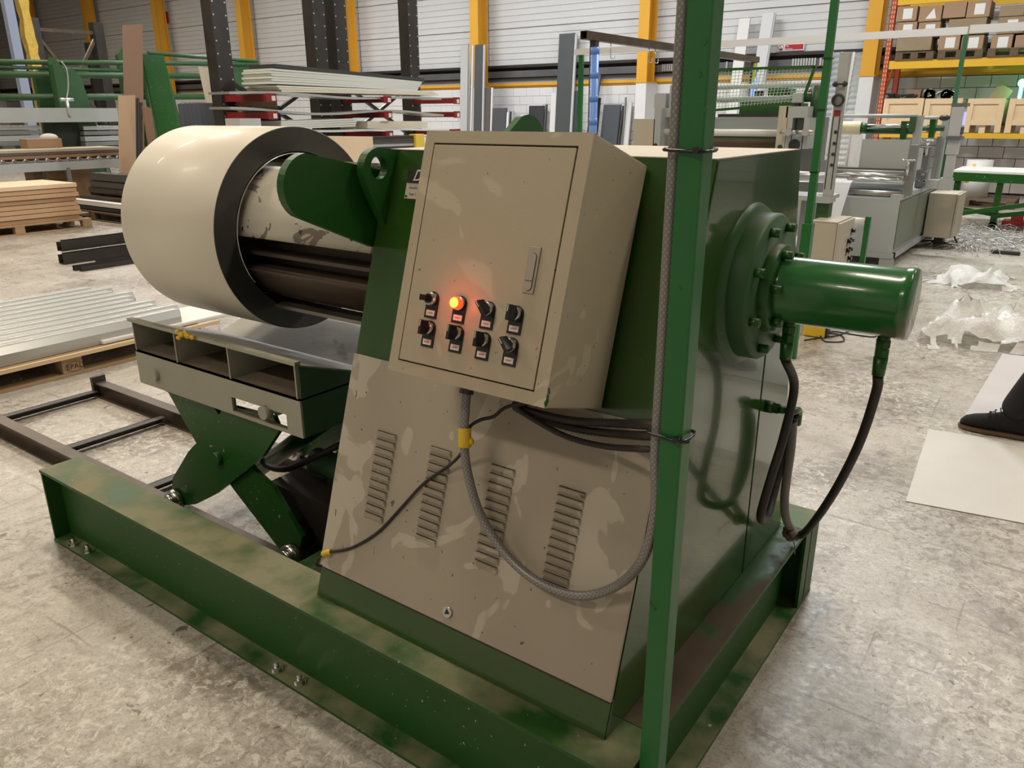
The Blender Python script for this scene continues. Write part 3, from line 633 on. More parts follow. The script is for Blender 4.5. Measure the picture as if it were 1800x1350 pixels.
# rim of the front face around the door
dTL = onS(760.4, 253, OFF); dTR = onS(1011, 260.7, OFF); dBL = onS(706, 631, OFF); dBR = onS(940, 687, OFF)
dx0 = (dTL[0] + dBL[0]) / 2; dx1 = (dTR[0] + dBR[0]) / 2; ds0 = (dBL[1] + dBR[1]) / 2; ds1 = (dTL[1] + dTR[1]) / 2
mb = MB()
for a in ((BXA, dx0 - .003, S0, S1), (dx1 + .003, BXB, S0, S1), (dx0 - .003, dx1 + .003, S0, ds0 - .003), (dx0 - .003, dx1 + .003, ds1 + .004, S1)): mb.slope(*a, OFF - .010, OFF, 0)
objm('front_frame', mb, BEI, K2)
mb = MB(); mb.slope(dx0 - .004, dx1 + .004, ds0 - .004, ds1 + .005, OFF - .0098, OFF - .0078); objm('door_gasket', mb, INK, K2)
mb = MB(); mb.slope(dx0, dx1, ds0, ds1, OFF - .009, OFF + .001, .0015); door = objm('door', mb, BEI, K2)
# latch
lx0 = onS(925, 477, OFF); lx1 = onS(944, 475, OFF)
l0 = onS(930, 516, OFF); l1 = onS(942, 434, OFF); lcx = (l0[0] + l1[0]) / 2; 
LATM = mat('latch_grey', (.40, .36, .30), .35, .3)
mb = MB(); mb.slope(lcx - .0135, lcx + .0135, l0[1], l1[1], OFF + .001, OFF + .005, .0015); lt = objm('latch', mb, LATM, K2)
lm_ = (l0[1] + l1[1]) / 2
def capsule(cx, s0, s1, r, d0, d1, mb):
    pts = [(cx + r * math.cos(t), s1 - r + r * math.sin(t)) for t in [PI * i / 12 for i in range(13)]] + [(cx + r * math.cos(t), s0 + r + r * math.sin(t)) for t in [PI + PI * i / 12 for i in range(13)]]
    A = [mb.bm.verts.new(SL(x, s, d0)) for x, s in pts]; B = [mb.bm.verts.new(SL(x, s, d1)) for x, s in pts]; n = len(pts)
    mb.bm.faces.new(A[::-1]); mb.bm.faces.new(B)
    for i in range(n): mb.bm.faces.new((A[i], A[(i + 1) % n], B[(i + 1) % n], B[i]))
mb = MB(); capsule(lcx, lm_ - .042, lm_ + .034, .0088, OFF + .005, OFF + .0054, mb); objm('latch_groove', mb, INK, lt)
mb = MB(); capsule(lcx, lm_ - .041, lm_ + .033, .0078, OFF + .005, OFF + .0072, mb); objm('latch_handle', mb, LATM, lt)
mb = MB(); mb.slope(lcx - .008, lcx + .008, lm_ - .0225, lm_ - .0212, OFF + .0072, OFF + .0076); objm('latch_split', mb, INK, lt)
# eight controls
N3 = Vector((0, -CT, ST)); U3 = Vector((0, ST, CT)); X3 = Vector((1, 0, 0))
ctrls = [(758, 527, 'stub', 70), (806, 535, 'lamp', 0), (856, 545, 'knob', 42), (905, 553, 'knob', 0), (752, 578, 'knob', 0), (801, 587, 'knob', 0), (848, 599, 'knob', 0), (896, 609, 'knob', 42)]
for (u, v, kd, ang) in ctrls:
    x, s = onS(u, v, OFF + .006); s += .002; x += .002
    c = lambda d: Vector(SL(x, s, OFF + d))
    mb = MB()   # legend plate: arch + rectangle
    pts = [(x + .0165 * math.cos(t), s + .0165 * math.sin(t)) for t in [PI * i / 14 for i in range(15)]] + [(x - .0165, s - .041), (x + .0165, s - .041)]
    A = [mb.bm.verts.new(SL(px_, ps, OFF + .001)) for px_, ps in pts]; B = [mb.bm.verts.new(SL(px_, ps, OFF + .004)) for px_, ps in pts]; n = len(pts)
    mb.bm.faces.new(A[::-1]); mb.bm.faces.new(B)
    for i in range(n): mb.bm.faces.new((A[i], A[(i + 1) % n], B[(i + 1) % n], B[i]))
    nm = {'stub': 'selector_switch', 'lamp': 'indicator_lamp', 'knob': 'selector_switch'}[kd]
    lp = objm(nm, mb, PLA, K2, label='glowing red indicator lamp' if kd == 'lamp' else None)
    mb = MB(); mb.slope(x - .0115, x + .0115, s - .036, s - .024, OFF + .004, OFF + .0046); objm('legend', mb, LAB, lp)
    mb = MB(); mb.slope(x - .007, x + .007, s - .0315, s - .0285, OFF + .0046, OFF + .0048); objm('legend_print', mb, LABR, lp)
    if kd == 'lamp':
        mb = MB(); mb.cyl(c(.004), c(.012), .0145, 28); objm('bezel', mb, CHROME, lp)
        mb = MB(); mb.cyl(c(.012), c(.024), .0135, 28, r2=.0125); objm('lens', mb, REDL, lp)
        mb = MB(); mb.cyl(c(.024), c(.0255), .0105, 28, r2=.010); objm('lamp_core', mb, REDH, lp)
        ld = bpy.data.lights.new('indicator_glow', 'POINT'); ld.energy = .10; ld.color = (1, .07, .03); ld.shadow_soft_size = .01
        lo = bpy.data.objects.new('indicator_glow', ld); C.objects.link(lo); lo.location = c(.040)
    else:
        mb = MB(); mb.cyl(c(.004), c(.018), .0145, 28, r2=.0135); objm('bezel', mb, CHROME, lp)
        if kd == 'stub':
            mb = MB(); mb.cyl(c(.018), c(.020), .0105, 24); mb.bar(c(.020) - X3 * .004, c(.036) - X3 * .006, .009, .012, up=U3); objm('knob', mb, PLA, lp)
        else:
            a = math.radians(90 + ang); dv = X3 * math.cos(a) + U3 * math.sin(a); mb = MB(); mb.cyl(c(.018), c(.020), .0125, 24)
            pd = dv.cross(N3)
            q = [c(.02) - dv * .016 - pd * .0105, c(.02) + dv * .016 - pd * .0105, c(.02) + dv * .016 + pd * .0105, c(.02) - dv * .016 + pd * .0105, c(.036) - dv * .0150 - pd * .0035, c(.036) + dv * .0165 - pd * .0035, c(.036) + dv * .0165 + pd * .0035, c(.036) - dv * .0150 + pd * .0035]
            mb.hexa(q, .0015); kn = objm('knob', mb, PLA, lp)
            mb = MB(); mb.bar(c(.0365) + dv * .002, c(.0365) + dv * .015, .0016, .0012, up=N3); objm('pointer_line', mb, WHITE, kn)
gx, gs = onS(820, 690, .12)
g0 = Vector(SL(gx, S0 + .002, .12)); mb = MB(); mb.cyl(g0, g0 - U3 * .028, .017, 16); objm('cable_gland', mb, PLA, K2)
gx2 = -.93; g2 = Vector(SL(gx2, S0 + .002, .06)); mb = MB(); mb.cyl(g2, g2 - U3 * .02, .022, 16); objm('cable_gland', mb, PLA, K2)
mb = MB()
for i, (a, b, r) in enumerate(((-.0, .006, .006), (-.004, .012, .005), (-.003, .020, .004), (-.006, .028, .003), (-.002, .034, .003))): mb.ball(SL(BXB + .001, S0 + .004 + b, OFF - .001 + a), r, (.6, .6, 1.2), 8)
objm('paint_drip', mb, G, K2, label='green paint drip on the lower right corner')

# ------------------------------------------------------------------ green post in front of the right corner
PX0, PX1, PY0, PY1 = -.545, -.503, 1.190, 1.232
P_ = thing('green_post', 'tall bright green square steel post at the right front corner of the decoiler base', 'post', ((PX0 + PX1) / 2, (PY0 + PY1) / 2, 0))
mb = MB(); mb.box(PX0, PX1, PY0, PY1, .006, 3.3, .003); objm('tube', mb, GP, P_)
mb = MB(); mb.box(PX0 - .003, PX1 + .03, PY0 - .03, PY1 + .03, 0, .006); objm('foot_plate', mb, GP, P_)
mb = MB()
for (u, v) in ((1238, 74), (1229, 131), (1240, 192)):
    p = atY(u, v, PY0); mb.cyl((p[0], PY0 - .0015, p[2]), (p[0], PY0 + .001, p[2]), .004, 12)
objm('screw', mb, GP, P_)
def ztie(u, v, tail, label):
    z = atY(u, v, PY0)[2]; mb = MB(); a = .003
    pts = [(PX0 - .026, PY0 + .016, z), (PX0 - .02, PY0 - .006, z), (PX0 + .002, PY0 - .005, z - .001), (PX1 + .003, PY0 - .004, z - .002), (PX1 + .004, PY1 + .004, z), (PX0, PY1 + .004, z), (PX0 - .022, PY0 + .034, z), (PX0 - .026, PY0 + .016, z)]
    mb.tube(pts, .003, 6, sub=3); mb.box(PX1 - .012, PX1 - .002, PY0 - .012, PY0 - .003, z - .005, z + .005)
    if tail: mb.tube([(PX1 - .004, PY0 - .008, z), (PX1 + .012, PY0 - .018, z + .004), (PX1 + .022, PY0 - .022, z + .010)], .003, 6)
    tag(objm('cable_tie', mb, PLA), label, 'cable tie')
ztie(1222, 264, False, 'black cable tie around the green post near the cabinet top height')
ztie(1195, 772, True, 'black cable tie around the green post below the cabinet, with loose tail')

# ------------------------------------------------------------------ cables and conduits on the front
def sp(u, v, off): x, s = onS(u, v, off); return SL(x, s, off)
cy = PY0 + .016
mb = MB()
pts = [tuple(g0 - U3 * .01), sp(818, 720, .12), sp(816, 770, .105), sp(822, 830, .085), sp(845, 905, .06), sp(890, 975, .045), sp(945, 1022, .04), sp(1015, 1047, .045), sp(1080, 1032, .06), atY(1128, 985, cy), atY(1152, 900, cy), atY(1161, 800, cy), atY(1168, 700, cy), atY(1180, 520, cy), atY(1192, 340, cy), atY(1203, 170, cy), atY(1211, 0, cy), (PX0 - .012, cy, 2.4), (PX0 - .012, cy, 3.28)]
# keep the upper run straight beside the post
xs = PX0 - .0125
for i in range(len(pts)):
    if i >= 11: pts[i] = (xs, cy, pts[i][2])
mb.tube(pts, .0105, 12, sub=10, uv=True); tag(objm('braided_conduit', mb, CONL), 'grey braided conduit hanging in a loop under the cabinet and running up the green post', 'conduit')
for k, (pp_, r) in enumerate((([sp(905, 712, .05), sp(950, 728, .05), sp(1010, 740, .055), sp(1085, 744, .05), atY(1135, 747, 1.262), atY(1165, 748, 1.262), atY(1192, 749, 1.290), atX(1204, 752, -.640)], .0095),
                       ([sp(905, 714, .04), sp(955, 738, .04), sp(1020, 755, .042), sp(1085, 763, .045), atY(1135, 766, 1.262), atY(1165, 766, 1.262), atY(1192, 766, 1.290), atX(1204, 768, -.640)], .0095),
                       ([sp(910, 716, .06), sp(950, 744, .062), sp(1000, 769, .062), sp(1060, 784, .058), atY(1120, 789, 1.256), atY(1165, 790, 1.262), atY(1192, 790, 1.290), atX(1203, 792, -.640)], .007))):
    mb = MB(); mb.tube([tuple(g2 - U3 * .012)] + pp_, r, 12, corr=.0045, sub=14)
    tag(objm('corrugated_conduit', mb, RUB), ['black corrugated conduit under the cabinet, topmost of three', 'black corrugated conduit under the cabinet, middle of three', 'thin black conduit sagging lowest of the three under the cabinet'][k], 'conduit')
mb = MB(); mb.tube([tuple(g2 - U3 * .012), sp(890, 716, .07), sp(868, 732, .08), sp(845, 738, .085), sp(826, 750, .092), sp(818, 772, .09), sp(812, 795, .06), sp(790, 818, .03), sp(745, 850, .018), sp(705, 893, .014), sp(665, 935, .013), sp(625, 960, .013), sp(598, 968, .014), sp(572, 972, .02), (-1.585, 1.225, .40), (-1.60, 1.27, .36), (-1.62, 1.35, .30)], .0042, 8)
tag(objm('signal_cable', mb, RUB), 'thin black cable crossing the louvred cover diagonally', 'cable')
mb = MB(); p0 = Vector(sp(817, 752, .108)); p1 = Vector(sp(817, 786, .104)); mb.tube([p0, (p0 + p1) / 2, p1], .0155, 12); mb.ball(tuple(Vector(sp(826, 776, .10))), .011, (1, .8, 1), 8)
tag(objm('tape_wrap', mb, YEL), 'yellow tape wrapped round the grey conduit under the cabinet', 'tape')
mb = MB(); mb.tube([sp(582, 970, .017), sp(575, 971, .019), sp(568, 974, .02)], .0085, 10)
tag(objm('tape_wrap', mb, YEL), 'small yellow tape on the black cable at the left edge of the cover', 'tape')

for (u, v, r) in ((1204, 752, .013), (1204, 768, .013), (1203, 792, .010)):
    q = Vector(atX(u, v, HX1)); mb = MB(); mb.cyl(q, q + Vector((.004, 0, 0)), r * 1.3, 6); objm('conduit_gland', mb, PLA, D)

# ------------------------------------------------------------------ hydraulic hoses on the right
Fz = .100
e1 = Vector(F1) - Vector((0, 0, Fz)); e2 = Vector(F2) - Vector((0, 0, Fz))
wall = atX(1347, 714, HX1)
mb = MB(); mb.tube([e1, atX(1396, 680, -.53), atX(1378, 765, -.54), atX(1355, 840, -.545), atX(1338, 900, -.55), atX(1340, 914, -.56), atX(1350, 905, -.575), atX(1362, 860, -.585), atX(1377, 800, -.585), atX(1392, 752, -.575), atX(1397, 730, -.56)], .0115, 12)
tag(objm('hydraulic_hose', mb, RUB), 'black hydraulic hose from the cylinder flange, doubled back beside the housing', 'hose')
mb = MB(); mb.tube([atX(1394, 740, -.565), atX(1390, 790, -.565), atX(1383, 840, -.565), atX(1379, 880, -.56), atX(1383, 915, -.555), (-.556, 2.28, .335)], .0125, 12); hz = objm('hydraulic_hose', mb, CON)
tag(hz, 'grey taped hose standing upright beside the housing side above the base corner', 'hose')
mb = MB(); c3 = atX(1392, 940, -.545)
mb.tube([e2, atY(1540, 690, 1.86), atY(1512, 775, 1.92), atY(1475, 850, 2.0), atY(1440, 905, 2.1), atY(1412, 938, 2.18), c3, atX(1385, 928, -.56)], .0115, 12)
tag(objm('hydraulic_hose', mb, RUB), 'black hydraulic hose curving from the cylinder end down to the base corner', 'hose')
w0 = Vector(wall); mb = MB(); mb.cyl((HX1, w0.y, w0.z), (HX1 + .02, w0.y, w0.z), .017, 14); mb.cyl((HX1 + .02, w0.y, w0.z), (HX1 + .036, w0.y, w0.z), .016, 6); mb.cyl((HX1 + .036, w0.y, w0.z), (HX1 + .05, w0.y, w0.z), .012, 12); mb.tube([(HX1 + .045, w0.y, w0.z), (HX1 + .075, w0.y + .004, w0.z), atX(1404, 722, -.56), atX(1402, 745, -.565)], .010, 10)
objm('elbow_fitting', mb, G, D)
mb = MB(); q = Vector(c3); random.seed(3)
for i in range(7): mb.ball((q.x - .008 + random.uniform(-.012, .012), q.y + random.uniform(-.02, .02), q.z + random.uniform(-.016, .014)), .014, (1, 1.1, .8), 8)
mb.tube([q, q + Vector((.02, -.03, -.02)), q + Vector((.03, -.06, -.028))], .0015, 6)
tag(objm('dusty_rag', mb, mat('rag', (.16, .125, .10), .9, bump=(90, .8))), 'dusty rag knotted round the hoses above the base corner', 'rag')
# ------------------------------------------------------------------ left side of the hall
def xbar(mb, u0, v0, u1, v1, X, wx, th):     # long flat piece along y at x = X .. X-wx between two photo points
    a, b = atX(u0, v0, X), atX(u1, v1, X)
    p = []
    for q, dz in ((a, 0), (b, 0), (b, th), (a, th)): pass
    mb.hexa([(X - wx, a[1], a[2] - th), (X, a[1], a[2] - th), (X, b[1], b[2] - th), (X - wx, b[1], b[2] - th), (X - wx, a[1], a[2]), (X, a[1], a[2]), (X, b[1], b[2]), (X - wx, b[1], b[2])]); return a, b
def xpanel(u0, v0, u1, v1, X, th, name, label, cat, m_, zbot=0., lean=0., group=None, dy=0.):   # upright board facing the camera side (+x), from the floor up
    a, b = atX(u0, v0, X), atX(u1, v1, X); mb = MB(); ln = lean * (a[2] - zbot)
    # straight board whose top follows the two photo points
    mb.hexa([(X + ln - th, a[1] + dy, zbot), (X + ln, a[1] + dy, zbot), (X + ln, b[1] + dy, zbot), (X + ln - th, b[1] + dy, zbot), (X - th, a[1], a[2]), (X, a[1], a[2]), (X, b[1], b[2]), (X - th, b[1], b[2])])
    return tag(objm(name, mb, m_), label, cat, group)
def pallet(x0, x1, y0, y1, name_label, m_=PAL, z0=0., stamp=False, along='y'):
    """block pallet, long side along y by default"""
    t = thing('pallet', name_label, 'pallet', ((x0 + x1) / 2, (y0 + y1) / 2, z0))
    bl = .13
    L0, L1, W0, W1 = (y0, y1, x0, x1) if along == 'y' else (x0, x1, y0, y1)
    def bx(l0, l1, w0, w1, za, zb, nm):
        mb = MB()
        if along == 'y': mb.box(w0, w1, l0, l1, z0 + za, z0 + zb, .003)
        else: mb.box(l0, l1, w0, w1, z0 + za, z0 + zb, .003)
        return objm(nm, mb, m_, t)
    blocks = []
    for w in (W0 + .05, (W0 + W1) / 2, W1 - .05):
        bx(L0, L1, w - .05, w + .05, 0, .022, 'bottom_board')
        for l in (L0 + .0, (L0 + L1) / 2 - bl / 2, L1 - bl): blocks.append(bx(l, l + bl, w - .05, w + .05, .022, .100, 'block'))
    for l in (L0, (L0 + L1) / 2 - bl / 2, L1 - bl): bx(l, l + bl, W0, W1, .100, .122, 'stringer_board')
    n = 5
    for i in range(n):
        w = W0 + .0 + (W1 - W0 - .12) * i / (n - 1); bx(L0, L1, w, w + .12, .122, .144, 'deck_board')
    if stamp:
        b = blocks[7]; yc = (L0 + L1) / 2
        text('stamp', 'EPAL', .048, frame((W1 + .0006, yc + .01, z0 + .060), (0, 1, 0), (0, 0, 1)), STAMP, b, ext=.0004)
        mb = MB(); pts = [(W1 + .0005, yc + .01 + .058 * math.cos(q), z0 + .061 + .031 * math.sin(q)) for q in [2 * PI * i / 28 for i in range(29)]]; mb.tube(pts, .0016, 5, sub=1); objm('stamp_ring', mb, STAMP, b)
    return t
pallet(-6.35, -5.15, 1.28, 3.16, 'long wooden pallet under the ribbed metal sheets, with an oval stamp on its middle block', stamp=True)
# ribbed bright profiles on that pallet
MB_ = MB; SHEET = mat('galvanised_profile', (.50, .51, .50), .3, .55, var=(1.5, .4, (.42, .43, .42)))
ORD = ('first', 'second', 'third', 'fourth', 'fifth', 'sixth', 'seventh', 'eighth', 'ninth', 'tenth')
for i in range(10):
    x0 = -6.42 + i * .122; z = .148 + (9 - i) * .004
    mb = MB(); prof = [(x0, z), (x0 + .115, z), (x0 + .115, z + .070), (x0 + .088, z + .118), (x0 + .027, z + .118), (x0, z + .070)]
    mb.prism([(a, b) for a, b in prof], -1.0 + .03 * (i % 3), 2.98 + .035 * ((i * 3) % 5), 'y')
    o_ = objm('metal_profile', mb, SHEET)
    mb = MB(); mb.box(x0 + .084, x0 + .091, -1.0 + .03 * (i % 3), 2.98 + .035 * ((i * 3) % 5) + .001, z + .116, z + .124); mb.box(x0 + .024, x0 + .030, -1.0 + .03 * (i % 3), 2.98 + .035 * ((i * 3) % 5) + .001, z + .116, z + .122); objm('bright_edges', mb, mat('cut_edge_white', (.85, .86, .84), .3), o_)
    tag(o_, 'long bright ribbed metal profile on the stamped pallet, ' + ORD[9 - i] + ' from the near pallet edge', 'metal profile', 'ribbed metal profiles on the stamped pallet')
mb = MB(); mb.box(-5.62, -5.18, 2.45, 3.45, .147, .175, .008); tag(objm('foam_strip', mb, mat('white_foam', (.74, .73, .70), .7)), 'white packing strip lying on the stamped pallet beside the ribbed profiles', 'packing')
mb = MB(); mb.box(-5.14, -5.12, 1.28, 3.3, .125, .15); 
tag(objm('pale_batten', mb, CRATE), 'pale wooden batten along the near edge of the stamped pallet', 'batten')
mb = MB(); mb.tube([atZ(18, 678, .006), atZ(28, 668, .008), atZ(36, 672, .006), atZ(37, 664, .01)], .006, 6); tag(objm('plastic_scrap', mb, WHITE), 'small twisted white scrap on the floor below the stamped pallet', 'scrap')
# black profiles on the floor
for k, (u0, v0, u1, v1, vb, X, nm) in enumerate(((108, 431, 232, 424, 447, -9.35, 'black folded profile on the floor left of the coil, upper of the stacked pair'), (110, 448, 232, 440, 463, -9.30, 'black folded profile on the floor left of the coil, lower of the stacked pair'))):
    a, b = atX(u0, v0, X), atX(u1, v1, X); z1 = .27 - .135 * k; z0 = z1 - .13; y0, y1 = a[1], a[1] + 1.3
    mb = MB(); mb.box(X - .006, X, y0, y1, z0, z1); mb.box(X - .12, X - .006, y0, y1, z0, z0 + .006); mb.box(X - .12, X - .114, y0, y1, z0, z1 - .03); mb.box(X - .03, X, y0, y1, z1 - .006, z1)
    tag(objm('folded_profile', mb, BLK), nm, 'metal profile')
for k, (X, y0, L, h, nm) in enumerate(((-8.98, 4.35, .75, .05, 'short thin dark strip on the floor between the black profiles'), (-8.82, 4.02, 1.2, .055, 'thin black square profile nearest on the floor, left of the coil'), (-8.72, 4.04, 1.2, .05, 'second thin black profile lying against the nearest one left of the coil'))):
    mb = MB(); mb.box(X - h, X, y0, y0 + L, .0, .004); mb.box(X - h, X - h + .004, y0, y0 + L, .004, h); mb.box(X - .004, X, y0, y0 + L, .004, h); tag(objm('thin_profile', mb, BLK), nm, 'metal profile')
# board stack on a pallet at the left edge
SX = -12.2; y1 = atX(134, 330, SX)[1]; zt = atX(134, 320, SX)[2]
pallet(SX - 1.15, SX + .04, y1 - 1.9, y1 + .12, 'light wooden pallet under the stack of brown boards at the left edge', along='y')
NB = 8; th = (zt - .146) / NB
for i in range(NB):
    z = .146 + i * th; j = random.uniform(-.02, .02)
    mb = MB(); mb.box(SX - 1.05 + j, SX + j, y1 - 2.0 + j, y1 + j, z, z + th - .008, .004)
    o = tag(objm('fibre_board', mb, MDF if i < NB - 1 else OSBT), ['lowest', 'second lowest', 'third lowest', 'fourth lowest', 'fourth from the top', 'third from the top', 'second from the top', 'topmost pale'][i] + ' brown board in the stack at the left edge', 'board', 'stacked brown boards at the left edge')
# dark profiles stacked on an old pallet behind
pallet(-14.1, -11.9, 6.35, 7.4, 'dark old pallet under the pile of dark profiles left of the coil', PALD, along='x')
for k, (dy, z, xa, xb, w_, h, m_, nm) in enumerate(((.0, .15, -14.2, -12.15, .16, .07, BLK, 'black profile at the bottom front of the pile left of the coil'), (-.02, .225, -14.2, -11.95, .16, .07, WHITE, 'white edged profile second from the bottom in the dark pile'),
        (.2, .15, -13.9, -11.8, .18, .10, BRN, 'brown profile at the bottom middle of the dark pile'), (.18, .26, -13.8, -11.6, .16, .07, BRN, 'brown profile second layer of the dark pile'), (.42, .15, -13.9, -11.5, .2, .20, BLK, 'black box profile at the bottom back of the dark pile'),
        (.40, .355, -13.9, -11.2, .2, .09, BRN, 'brown folded sheet in the middle of the dark pile'), (.44, .45, -13.9, -11.1, .22, .10, mat('dull_dark', (.07, .065, .055), .5), 'dull dark profile in the upper part of the pile'), (.46, .56, -13.9, -11.0, .22, .12, mat('dull_dark', ()), 'thick dark grey profile on top of the pile left of the coil'))):
    mb = MB(); y0 = 6.4 + dy; mb.box(xa, xb, y0, y0 + .005, z, z + h); mb.box(xa, xb, y0, y0 + w_, z + h - .005, z + h); mb.box(xa, xb, y0 + w_ - .005, y0 + w_, z, z + h); mb.box(xa, xb, y0, y0 + w_, z, z + .005)
    tag(objm('box_profile', mb, m_), nm, 'metal profile')
# roller table with boards
TX = -14.6
t = thing('roller_table', 'long grey roller table carrying thin brown boards at the left', 'roller table', (TX - .5, 6.5, 0))
a, b = atX(-60, 290, TX), atX(262, 284, TX); zt2 = atX(120, 284, TX)[2]
for X in (TX, TX - 1.0):
    mb = MB(); mb.box(X - .05, X, a[1], b[1], zt2 - .14, zt2); objm('side_rail', mb, MGREY, t)
n = 16
for i in range(n):
    y = a[1] + .2 + (b[1] - a[1] - .4) * i / (n - 1); mb = MB(); mb.cyl((TX - .95, y, zt2 + .03), (TX - .01, y, zt2 + .03), .035, 12); objm('roller', mb, CHROME, t)
for y in (a[1] + .3, (a[1] + b[1]) / 2, b[1] - .35):
    for X in (TX - .02, TX - .98): mb = MB(); mb.box(X - .03, X + .03, y, y + .06, 0, zt2 - .1); objm('leg', mb, MGREY2, t)
for k in range(3):
    mb = MB(); z = zt2 + .068 + k * .05; mb.box(TX - .85, TX - .05 - .02 * k, a[1], b[1] - .25 - .1 * k, z, z + .045, .004)
    tag(objm('thin_board', mb, (BROWNP, mat('dark_edge_board', (.10, .07, .05), .6), mat('light_top_board', (.42, .38, .28), .5))[k]), ('lowest brown board on the roller table', 'middle dark board on the roller table', 'top light board on the roller table')[k], 'board', 'boards on the roller table')
# things on and above the table
mb = MB(); a_ = atX(50, 262, TX - .6); b_ = atX(110, 254, TX - .6); mb.box(TX - .9, TX - .6, a_[1], b_[1], zt2 + .215, zt2 + .215 + .16, .01)
tag(objm('cardboard_box', mb, CARD), 'small low cardboard box on the boards of the roller table', 'box')
o = MB(); o.ball((TX - .75, (a_[1] + b_[1]) / 2 + .15, zt2 + .39), .12, (1, 1.3, .6), 14); tag(objm('plastic_bag', o, PLASTIC), 'crumpled clear plastic bag on the small box of the roller table', 'bag')
for k, (u0, u1, v0, v1, X) in enumerate(((55, 74, 292, 330, -15.4), (75, 80, 290, 335, -15.3), (82, 113, 288, 345, -15.2), (120, 163, 288, 345, -15.0))):
    a_, b_ = atX(u0, v0, X), atX(u1, v0, X); mb = MB(); mb.hexa([(X - .3, a_[1], 0), (X, a_[1] + .1, 0), (X, b_[1] + .1, 0), (X - .3, b_[1], 0), (X - .35, a_[1], .74), (X - .05, a_[1], .74), (X - .05, b_[1], .74), (X - .35, b_[1], .74)], .01)
    tag(objm('standing_carton', mb, CARD if k != 1 else MGREY2), ('narrow carton under the roller table, leftmost', 'thin grey plate between the cartons under the roller table', 'open carton under the middle of the roller table', 'large upright carton at the right under the roller table')[k], 'box')
# green frame machine with long tubes
GX = -16.5
t = thing('panel_bending_machine', 'old green machine of upright frames joined by long green tubes at the left', 'machine', (GX, 6.5, 0))
def gtower(u0, u1, vt, X, w_, nm='frame'):
    a_, b_ = atX(u0, vt, X), atX(u1, vt, X)
    mb = MB(); mb.prism([(a_[1], 0), (b_[1] + .35, 0), (b_[1], a_[2] * .93), (b_[1] - .15, a_[2]), (a_[1], a_[2] * .95)], X - w_, X, 'x'); return objm(nm, mb, GD, t)
gtower(58, 88, 118, GX, .12); gtower(100, 140, 118, GX + .5, .12); gtower(90, 108, 100, GX + .55, .2, 'clamp_head')
gtower(205, 228, 82, GX, .12); gtower(250, 290, 95, GX + .5, .12); gtower(372, 382, 92, GX, .12); gtower(395, 450, 106, GX + .3, .1)
for (ua, va, ub, vb, r) in ((-60, 108, 452, 113, .045), (-60, 116, 210, 124, .03), (-60, 130, 375, 134, .06), (-60, 171, 365, 170, .06), (260, 93, 452, 108, .04)):
    a_, b_ = atX(ua, va, GX + .3), atX(ub, vb, GX + .3); mb = MB(); mb.cyl(a_, b_, r, 14); objm('long_tube', mb, GD, t)
mb = MB(); a_, b_ = atX(-60, 192, GX + .8), atX(206, 190, GX + .8); mb.box(GX + .6, GX + .8, a_[1], b_[1], b_[2] - .25, b_[2]); objm('grey_front_beam', mb, MGREY, t, label='wide grey front beam')
c_ = atX(117, 175, GX + .8); mb = MB(); mb.cyl((c_[0], c_[1] - .12, c_[2]), (c_[0], c_[1] + .12, c_[2]), .03, 12); mb.cyl((c_[0], c_[1], c_[2] - .3), (c_[0], c_[1], c_[2]), .03, 12); mb.tube([c_, atX(120, 150, GX + .8), atX(117, 122, GX + .8), atX(108, 108, GX + .8)], .012, 6); objm('clamp_screw', mb, ALU, t)
mb = MB(); a_, b_ = atX(92, 214, GX + .6), atX(145, 214, GX + .6); mb.box(GX + .2, GX + .6, a_[1], b_[1] - .1, .3, a_[2]); objm('drive_housing', mb, mat('near_black_green', (.008, .015, .008), .5), t)
# stacks of grey sheets behind the table
for k, (v0, h) in enumerate(((222, .07), (231, .07), (240, .09), (250, .07))):
    for (u0, u1, s_) in ((-40, 72, 'left'), (146, 208, 'right')):
        a_, b_ = atX(u0, v0, -15.8), atX(u1, v0, -15.8); mb = MB(); mb.box(-16.3, -15.8 + .03 * k, a_[1], b_[1], a_[2] - h, a_[2], .004)
        tag(objm('grey_sheet_pack', mb, ALU if k == 0 else MGREY2 if k % 2 else MGREY), ('topmost', 'second', 'third', 'lowest')[k] + ' grey sheet pack ' + s_ + ' of the green drive housing behind the roller table', 'sheet pack')
for (y, q_) in ((4.6, 'first'), (6.1, 'second'), (7.8, 'third'), (9.2, 'fourth')):
    mb = MB(); mb.box(-16.28, -15.82, y, y + .1, 0, .98); tag(objm('trestle', mb, MGREY2), q_ + ' dark grey trestle from the left under the grey sheet packs behind the roller table', 'trestle', 'trestles under the grey sheet packs')
# upright panels
xpanel(217, 44, 250, 42, -13.7, .04, 'tall_board', 'tall brown panel with chipped white top edge, left of the coil', 'panel', BROWNP, dy=-.45)
xpanel(209, 168, 238, 167, -13.3, .03, 'tall_board', 'pale wood-coloured panel standing in front of the tall brown panel', 'panel', WOODP, dy=-.3)
for k, (u0, u1, v) in enumerate(((239, 241, 172), (242, 245, 172), (246, 251, 180))):
    xpanel(u0, v, u1, v, -13.35, .05, 'narrow_board', ('thin black panel edge beside the pale wood-coloured panel', 'second thin black panel edge beside the pale wood-coloured panel', 'dark brown panel edge right of the pale wood-coloured panel')[k], 'panel', (DARKP, DARKP, BRN)[k], dy=-.3)
xpanel(252, 186, 266, 190, -13.0, .05, 'narrow_board', 'brown narrow board in front of the green plate', 'panel', BROWNP)
a_ = xpanel(250, 95, 288, 97, -13.9, .05, 'green_plate', 'large dark green plate leaning behind the coil', 'plate', G, lean=.12)
